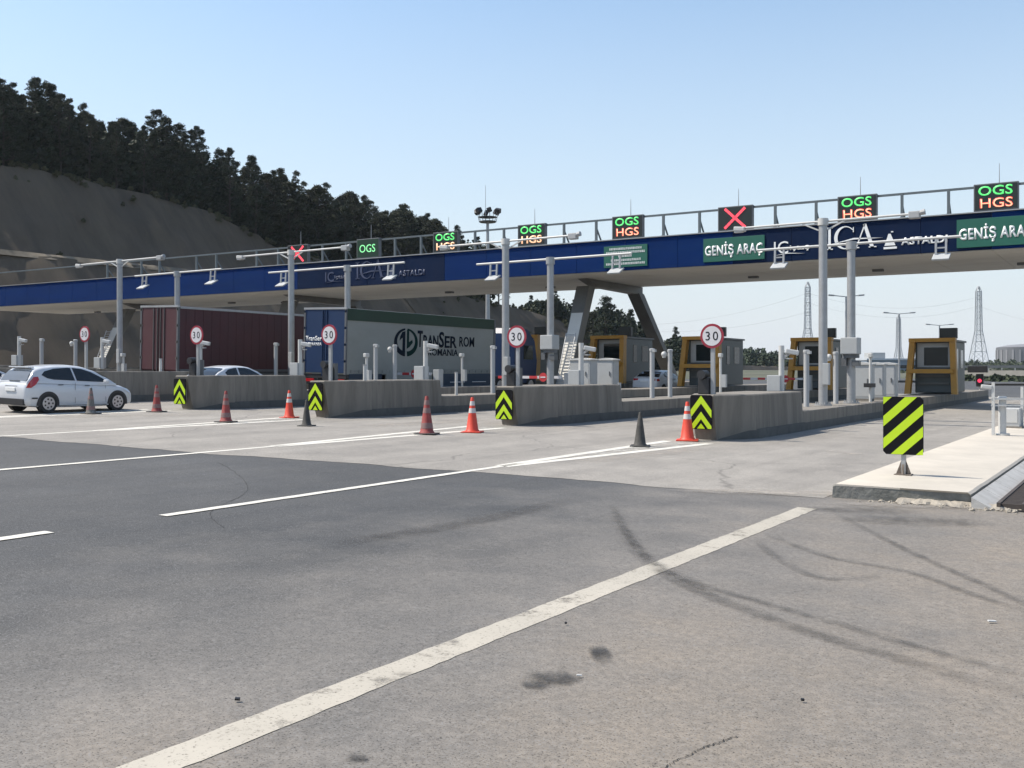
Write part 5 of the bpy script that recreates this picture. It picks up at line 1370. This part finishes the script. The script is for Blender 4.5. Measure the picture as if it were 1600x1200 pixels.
mb = MB(); mb.box((sx - 0.02, 4.6, 0.90), (0.06, 3.6, 0.95)); mb.build('side_box', TWHITE, o)
mb = MB(); mb.box((sx + 0.005, 8.6, 0.72), (0.02, 1.3, 0.03)); mb.box((sx + 0.005, 10.6, 0.72), (0.02, 1.3, 0.03)); mb.build('side_marking', LETW, o)
def ypix(x): return PX(x, 500, XT).y - yT
def zpix(x, y): p = PX(x, y, XT); return p.z - gz(p.x) 
zb_ = zpix(682, 530) - 0.42
for (s_, xa, xb, hh) in (('T', 650.5, 658.5, 0.80), ('RAN', 659.5, 683, 0.60), ('S', 684, 692, 0.80), ('ER', 693, 712, 0.60)):
    text_obj('lettering', s_, ypix(xb) - ypix(xa), hh, TLOGO, o, (sx + 0.002, (ypix(xa) + ypix(xb)) / 2, zb_ + hh / 2), rz=R(90), bold=0.022)
t = text_obj('lettering', 'ROM', ypix(739) - ypix(716), 0.52, TLOGO, o, (sx + 0.002, (ypix(739) + ypix(716)) / 2, zpix(727, 533) - 0.04), rz=R(90), bold=0.012)
t = text_obj('lettering', 'ROMANIA', ypix(714) - ypix(667), 0.34, TLOGO, o, (sx + 0.002, (ypix(714) + ypix(667)) / 2, zpix(690, 550) - 0.02), rz=R(90), bold=0.012)
# round emblem: two crescents with a one-like and a b-like stroke
yc = (ypix(614) + ypix(651)) / 2; rY = (ypix(651) - ypix(614)) / 2; zc = zpix(632, 535); rZ = 22 / F * dX(632, XT)
def emb(ang0, ang1, wf, mat, nm, strokes):
    vs = []; n = 22
    for i in range(n + 1):
        a = ang0 + (ang1 - ang0) * i / n
        for f in (1.0, 1 - wf(i / n)):
            for xx in (sx + 0.002, sx + 0.012): vs.append((xx, yc + rY * f * math.cos(a), zc + rZ * f * math.sin(a)))
    fs = []
    for i in range(n):
        k = i * 4; fs += [(k + 1, k + 5, k + 7, k + 3), (k, k + 2, k + 6, k + 4), (k, k + 4, k + 5, k + 1), (k + 2, k + 3, k + 7, k + 6)]
    m = MB(); m.add(vs, fs)
    for st in strokes: m.prism([(yc + rY * a, zc + rZ * b) for a, b in st], 'x', sx + 0.001, sx + 0.011)
    m.build(nm, mat, o)
emb(R(96), R(264), lambda t: 0.13 + 0.24 * t, TLOGO, 'emblem_crescent', [[(-0.34, 0.72), (-0.08, 0.80), (-0.08, -0.98), (-0.30, -0.90), (-0.30, 0.34), (-0.56, 0.12), (-0.50, 0.40)]])
emb(R(84), R(-84), lambda t: 0.12 + 0.24 * t, TLOGOG, 'emblem_crescent', [[(0.06, 0.92), (0.24, 0.88), (0.24, 0.02), (0.52, 0.20), (0.56, 0.0), (0.30, -0.30), (0.06, -0.46)]])
mb = MB()
t = text_obj('lettering', 'TranSer', 0.98, 0.22, LETW, o, (-0.66, -0.056, 2.72), bold=0.01, depth=0.006)
t = text_obj('lettering', 'ROMANIA', 0.98, 0.15, LETW, o, (-0.66, -0.056, 2.46), bold=0.005, depth=0.006)
# ------------------------------------------------------------------ background
# floodlight mast behind the gantry
p = PX(762, 400, -66.0); o = empty('floodlight_mast', (p.x, p.y, gz(p.x))); tag(o, 'tall thin grey floodlight mast with a ring of dark lamps, behind the gantry', 'mast')
d = dX(762, -66.0); ht = CAMZ + (HY - 345) / F * d - gz(p.x)
mb = MB(); mb.cyl((0, 0, -0.1), (0, 0, ht), 0.33, 0.16, 14); mb.build('pole', STEELW, o, smooth=40)
mb = MB(); mb.lathe([(0.95, ht - 0.20), (1.05, ht - 0.12), (0.95, ht - 0.05)], n=20)
for k in range(8): a = k * PI / 4; mb.beam((0.2 * math.cos(a), 0.2 * math.sin(a), ht - 0.12), (1.0 * math.cos(a), 1.0 * math.sin(a), ht - 0.12), 0.06); mb.beam((math.cos(a), math.sin(a), ht - 0.12), (1.25 * math.cos(a), 1.25 * math.sin(a), ht + 0.95), 0.05)
mb.lathe([(1.10, ht + 0.40), (1.14, ht + 0.42), (1.10, ht + 0.44)], n=20); mb.build('head_frame', DGREY, o)
for k in range(6):
    a = k * PI / 3 + 0.2; mb = MB(); mb.box((1.3 * math.cos(a), 1.3 * math.sin(a), ht + 1.1), (0.62, 0.50, 0.55), (0.4, 0.2, a), bev=0.05); mb.build('floodlight', BLACKP, o)
mb = MB(); mb.cyl((-0.3, 0, ht), (-0.3, 0, ht + 4.2), 0.035, 0.02, 6); mb.build('lightning_rod', STEELW, o)

# street lights beyond the plaza
SL = [(1322, 463, 112, 26, 'double armed street light, nearest, right of the tall lamp pole', 6), (1405, 490, 135, 23, 'double armed street light in front of the middle pylon', 6), (1468, 508, 160, 20, 'double armed street light behind the nearest toll booth', 6),
      (1590, 566, 250, 0, '', 0)]
for (x, y, d, hw, lab, k) in SL[:3]:
    p = PD(x, y, d); o = empty('street_light', (p.x, p.y, gz(p.x) - 0.3)); tag(o, lab, 'street light', 'double armed street lights beyond the plaza')
    ht = p.z - gz(p.x) + 0.3; a = hw / F * d
    mb = MB(); mb.cyl((0, 0, 0), (0, 0, ht), 0.14, 0.09, 10); mb.build('pole', STEELW, o)
    for s in (-1, 1):
        ex, ey = s * a * CA, s * a * SA
        mb = MB(); mb.beam((0, 0, ht - 0.05), (ex * 0.8, ey * 0.8, ht - 0.02 + 0.12), 0.09); arm = mb.build('arm', STEELW, o)
        mb = MB(); mb.box((ex * 0.9, ey * 0.9, ht + 0.12), (a * 0.36, 0.34, 0.16), (0, -0.08 * s, YAW), bev=0.03); mb.build('lamp', GREYP, arm)
# pylons
PYL = M('pylon_steel', (0.34, 0.36, 0.38), 0.6, 0.2, 0.1, 1)
PY_ = [(1262, 440, 566, 380, 'lattice pylon seen above the second toll booth from the right'), (1529, 447, 566, 390, 'lattice pylon at the right, beside the dark round building'), (1404, 492, 580, 470, 'distant shorter lattice pylon behind the double armed street light')]
pyl_top = []
for (x, yt, yb, d, lab) in PY_:
    p = PD(x, yb, d); o = empty('lattice_pylon', (p.x, p.y, p.z), 0.5); tag(o, lab, 'pylon', 'lattice pylons on the horizon')
    H = (yb - yt) / F * d
    mb = MB()
    def wd(t): return (0.19 * (1 - t / 0.42) + 0.070 * t / 0.42) * H if t < 0.42 else (0.070 - 0.015 * (t - 0.42) / 0.5 if t < 0.93 else 0.055 * (1 - (t - 0.93) / 0.08)) * H
    tk = 0.22; lv = [0, 0.14, 0.27, 0.36, 0.42, 0.50, 0.58, 0.66, 0.74, 0.82, 0.88, 0.93, 0.995]
    for i in range(len(lv) - 1):
        t0, t1 = lv[i], lv[i + 1]; w0, w1 = wd(t0) / 2, max(0.2, wd(t1) / 2)
        cs0 = [(a * w0, b * w0, t0 * H) for a, b in ((-1, -1), (1, -1), (1, 1), (-1, 1))]; cs1 = [(a * w1, b * w1, t1 * H) for a, b in ((-1, -1), (1, -1), (1, 1), (-1, 1))]
        for k in range(4):
            mb.beam(cs0[k], cs1[k], tk); mb.beam(cs0[k], cs1[(k + 1) % 4], tk * 0.34); mb.beam(cs0[(k + 1) % 4], cs1[k], tk * 0.34); mb.beam(cs1[k], cs1[(k + 1) % 4], tk * 0.6)
    mb.build('lattice', PYL, o)
    for zz in (0.86, 0.74, 0.62):
        mb = MB()
        mb.beam((0, -0.09 * H, zz * H), (0, 0.09 * H, zz * H), 0.13)
        for s in (-1, 1): mb.beam((0, s * 0.02 * H, (zz - 0.03) * H), (0, s * 0.09 * H, zz * H), 0.10)
        mb.build('cross_arm', PYL, o)
    pyl_top.append((p, H))
def wire(p0, p1, sag, label):
    mb = MB(); prev = None
    for i in range(25):
        t = i / 24; q = Vector(p0).lerp(Vector(p1), t); q.z -= sag * 4 * t * (1 - t)
        if prev is not None: mb.cyl(prev, q, 0.022, 0.022, 4, caps=False)
        prev = q
    o = mb.build('power_line', DGREY); tag(o, label, 'power line', 'power lines between the pylons'); return o
a, H0 = pyl_top[0]; b, H1 = pyl_top[1]; c, H2 = pyl_top[2]
for zz in (0.86, 0.74): wire(a + Vector((0, 0, zz * H0)), b + Vector((0, 0, zz * H1)), 5.0, 'thin power line strung between the two taller pylons')
for zz in (0.86, 0.62): wire(a + Vector((0, 0, zz * H0)), PD(880, 500, 420), 6, 'thin power line running left from the left pylon towards the hill')
wire(b + Vector((0, 0, 0.74 * H1)), PD(1760, 505, 420), 4, 'thin power line leaving the right pylon towards the right edge')

# low land, far bank and scrub on the right
FAR = M('far_dry_land', (0.075, 0.075, 0.052), 0.95, 0, 0.35, 0.03, dirt=(0.09, 0.10, 0.06), dscale=0.05, damt=0.9)
def ridge(name, x0, x1, d, ytop, depth, mat, seed, amp=1.0, ybase=592):
    vs = []; fs = []; n = 60; m = 9
    for i in range(n + 1):
        x = x0 + (x1 - x0) * i / n; yt = ytop(x)
        for j in range(m):
            t = j / (m - 1); dd = d + depth * t
            prof = math.sin(min(1, t * 1.6) * PI / 2) if t < 0.7 else 1 - (t - 0.7) * 0.6
            top = CAMZ + (HY - yt) / F * d
            p = PD(x, HY, dd); z = -0.6 + gz(p.x) * 0 + (top + 0.6) * prof * (1 + 0.08 * amp * mn.noise(Vector((x * 0.05, t * 4, seed))))
            vs.append((p.x, p.y, z))
    for i in range(n):
        for j in range(m - 1): k = i * m + j; fs.append((k, k + m, k + m + 1, k + 1))
    mb = MB(); mb.add(vs, fs); return struct(mb.build(name, mat, smooth=50))
ridge('far_hill', 1030, 1400, 330, lambda x: 568 - 12 * math.exp(-((x - 1110) / 90) ** 2), 120, FAR, 1.0)
ridge('far_bank', 1300, 2000, 300, lambda x: 588 - 5 * math.sin((x - 1300) / 60), 60, FAR, 2.0)
ridge('far_hillside', 1470, 2100, 560, lambda x: 566 - 3 * math.sin(x / 40), 200, FAR, 3.0)
SCRUB = M('scrub_leaves', (0.05, 0.062, 0.035), 0.85, 0, 0.5, 0.6, spec=0.2)
FOR = M('far_forest_leaves', (0.038, 0.052, 0.032), 0.85, 0, 0.5, 0.4, spec=0.2)
mass = leaf_mass
rnd = random.Random(21); lst = []
for k in range(230):
    x = rnd.uniform(1065, 1330); d = rnd.uniform(325, 410)
    yt = 534 + (x - 1080) * 0.115 + rnd.uniform(-4, 5) + (9 if rnd.random() < 0.25 else 0)
    p = PD(x, yt, d); h = rnd.uniform(7.0, 11.0); lst.append(((p.x, p.y, p.z - h), rnd.uniform(2.0, 3.2), h))
mass('far_wood', lst, FOR, 3, 1.05, 110)
lst = []
for k in range(260):
    x = rnd.uniform(1250, 1720); d = rnd.uniform(250, 420)
    p = PD(x, 590 - rnd.uniform(-2, 14), d); h = rnd.uniform(2.0, 4.2); lst.append(((p.x, p.y, p.z - h), rnd.uniform(1.6, 3.4), h))
for k in range(150):
    x = rnd.uniform(1495, 1800); d = rnd.uniform(150, 260)
    p = PD(x, 592 - rnd.uniform(0, 5), d); h = rnd.uniform(0.8, 2.0); lst.append(((p.x, p.y, p.z - h), rnd.uniform(1.0, 2.2), h))
for k in range(170):
    x = rnd.uniform(1470, 1720); d = rnd.uniform(540, 640)
    p = PD(x, 564 + rnd.uniform(-4, 6), d); h = rnd.uniform(4, 7); lst.append(((p.x, p.y, p.z - h), rnd.uniform(3, 5), h))
mass('far_scrub', lst, SCRUB, 4, 1.1, 70)
# buildings far off
CLAD = M('dark_cladding', (0.13, 0.135, 0.145), 0.7, 0, 0.12, 0.15)
o = empty('round_building', PD(1598, 575, 620)); tag(o, 'large dark grey round-fronted building on the far hillside, right edge', 'building')
r = 38 / F * 620; h = (575 - 541) / F * 620
mb = MB(); mb.lathe([(r, -3), (r, h * 0.93), (r * 0.97, h * 0.95)], n=40); mb.build('wall', CLAD, o, smooth=30)
mb = MB(); mb.lathe([(r * 0.99, h * 0.95), (r * 0.55, h * 1.06), (0.5, h * 1.10)], n=40); mb.build('roof', M('roof_grey', (0.20, 0.20, 0.21), 0.7, 0, 0.1, 0.2), o, smooth=30)
mb = MB()
for k in range(24):
    a = 2 * PI * k / 24; mb.box((r * 1.003 * math.cos(a), r * 1.003 * math.sin(a), h * 0.45), (0.4, 1.2, h * 0.75), (0, 0, a))
mb.build('facade_fins', M('fin_grey', (0.22, 0.22, 0.23), 0.7, 0, 0.1, 0.2), o)
o = empty('warehouse', PD(1398, 590, 300), YAW); tag(o, 'long low blue grey warehouse between the two right-hand toll booths', 'building')
mb = MB(); k_ = 300 / F
mb.box((0, 6, 2.6), (86 * k_, 12, 5.2)); mb.build('wall', M('warehouse_blue_grey', (0.16, 0.20, 0.25), 0.6, 0, 0.1, 0.3), o)
mb = MB(); mb.box((0, 6, 5.35), (88 * k_, 12.6, 0.5)); mb.build('roof', M('warehouse_roof', (0.45, 0.48, 0.52), 0.5, 0, 0.1, 0.3), o)
mb = MB(); mb.box((-22 * k_, 5, 6.4), (22 * k_, 6, 1.9)); mb.build('roof_plant', LGREY, o)
mb = MB(); mb.box((0, -0.03, 3.2), (80 * k_, 0.06, 0.9)); mb.build('window_band', GLASSD, o)
# guard rails beyond the plaza
for (x0, x1, y, d, lab, hh) in ((1485, 1760, 583, 210, 'long pale concrete barrier along the far road at the right', 1.1), (1485, 1760, 573, 330, 'dark guard rail line on the far bank at the right', 0.8)):
    p0, p1 = PD(x0, y, d), PD(x1, y, d * 0.93); o = empty('guard_rail', p0); tag(o, lab, 'guard rail')
    v = p1 - p0; v.z = 0
    mb = MB(); mb.beam((0, 0, 0), v, 0.3, hh); mb.build('rail', CONCT if y == 583 else DGREY, o)
    for k in range(14): q = v * (k / 13); mb = MB(); mb.beam((q.x, q.y, -1.6), (q.x, q.y, 0), 0.25); mb.build('post', GREYP, o)
# dark gate arm across the right-hand lane's exit
p = PD(1600, 600, 60); o = empty('exit_gate', (-6.9, 66.5, gz(-7))); tag(o, 'dark barrier arm across the exit of the right lane, beside the red light', 'barrier')
mb = MB(); mb.beam((-1.6, 0, 1.05), (6.5, 0, 1.10), 0.12); mb.build('arm', BLACKP, o)
mb = MB(); mb.box((6.4, 0.2, 0.55), (0.35, 0.35, 1.15), bev=0.02); mb.build('housing', LGREY, o)

# ------------------------------------------------------------------ the day's thin haze
hm = bpy.data.materials.new('haze'); hm.use_nodes = True
hn = hm.node_tree.nodes; hn.remove(hn['Principled BSDF'])
pv = hn.new('ShaderNodeVolumePrincipled'); pv.inputs['Color'].default_value = (0.86, 0.92, 1.0, 1); pv.inputs['Density'].default_value = 0.0001
pv.inputs['Anisotropy'].default_value = 0.3
hm.node_tree.links.new(pv.outputs[0], hn['Material Output'].inputs['Volume'])
mb = MB(); mb.box((0, 440, 40), (1800, 1520, 92)); hz = stuff(mb.build('haze', hm))
# ------------------------------------------------------------------ camera, light
cam = bpy.data.cameras.new('camera'); co = bpy.data.objects.new('camera', cam); COL.objects.link(co)
cam.sensor_width = 36.0; cam.lens = 36.0; cam.shift_y = -(600 - HY) / 1600.0; cam.clip_start = 0.1; cam.clip_end = 6000
co.location = (0, 0, CAMZ); co.rotation_euler = (R(90), 0, YAW)
sc.camera = co
EXPO = 0.55
SKYTINT = (1.33, 1.21, 1.07)
SKYHAZE = (4.20, 4.60, 5.15)
S = Vector((-0.66, -0.30, 1.0)).normalized()      # sun high on the left, a little behind the camera
EL = math.asin(S.z)
sun = bpy.data.lights.new('sun', 'SUN'); so = bpy.data.objects.new('sun', sun); COL.objects.link(so)
sun.energy = 4.4; sun.angle = R(0.53); sun.color = (1.0, 0.925, 0.81)
so.rotation_euler = (-S).to_track_quat('-Z', 'Y').to_euler()
w = bpy.data.worlds.new('World'); sc.world = w; w.use_nodes = True
n = w.node_tree.nodes; bg = n['Background']
sky = n.new('ShaderNodeTexSky'); sky.sky_type = 'NISHITA'; sky.sun_disc = False
sky.sun_elevation = EL; sky.sun_rotation = math.atan2(S.x, S.y); sky.altitude = 50
sky.air_density = 1.3; sky.dust_density = 0.8; sky.ozone_density = 6.0
l = w.node_tree.links
tc = n.new('ShaderNodeTexCoord'); sx = n.new('ShaderNodeSeparateXYZ'); l.new(tc.outputs['Generated'], sx.inputs[0])
tint = mixc(n, l, 1.0, sky.outputs[0], SKYTINT, 'MULTIPLY')
l.new(mixc(n, l, mapr(n, l, sx.outputs[2], 0.0, 0.38, 0.92, 0.0), tint, SKYHAZE), bg.inputs['Color']); bg.inputs['Strength'].default_value = 0.12
sc.view_settings.view_transform = 'Standard'; sc.view_settings.look = 'None'; sc.view_settings.gamma = 1.0
sc.view_settings.use_curve_mapping = False; sc.view_settings.exposure = EXPO
sc.render.engine = 'CYCLES'
sc.cycles.use_denoising = True
sc.cycles.max_bounces = 6; sc.cycles.transparent_max_bounces = 12
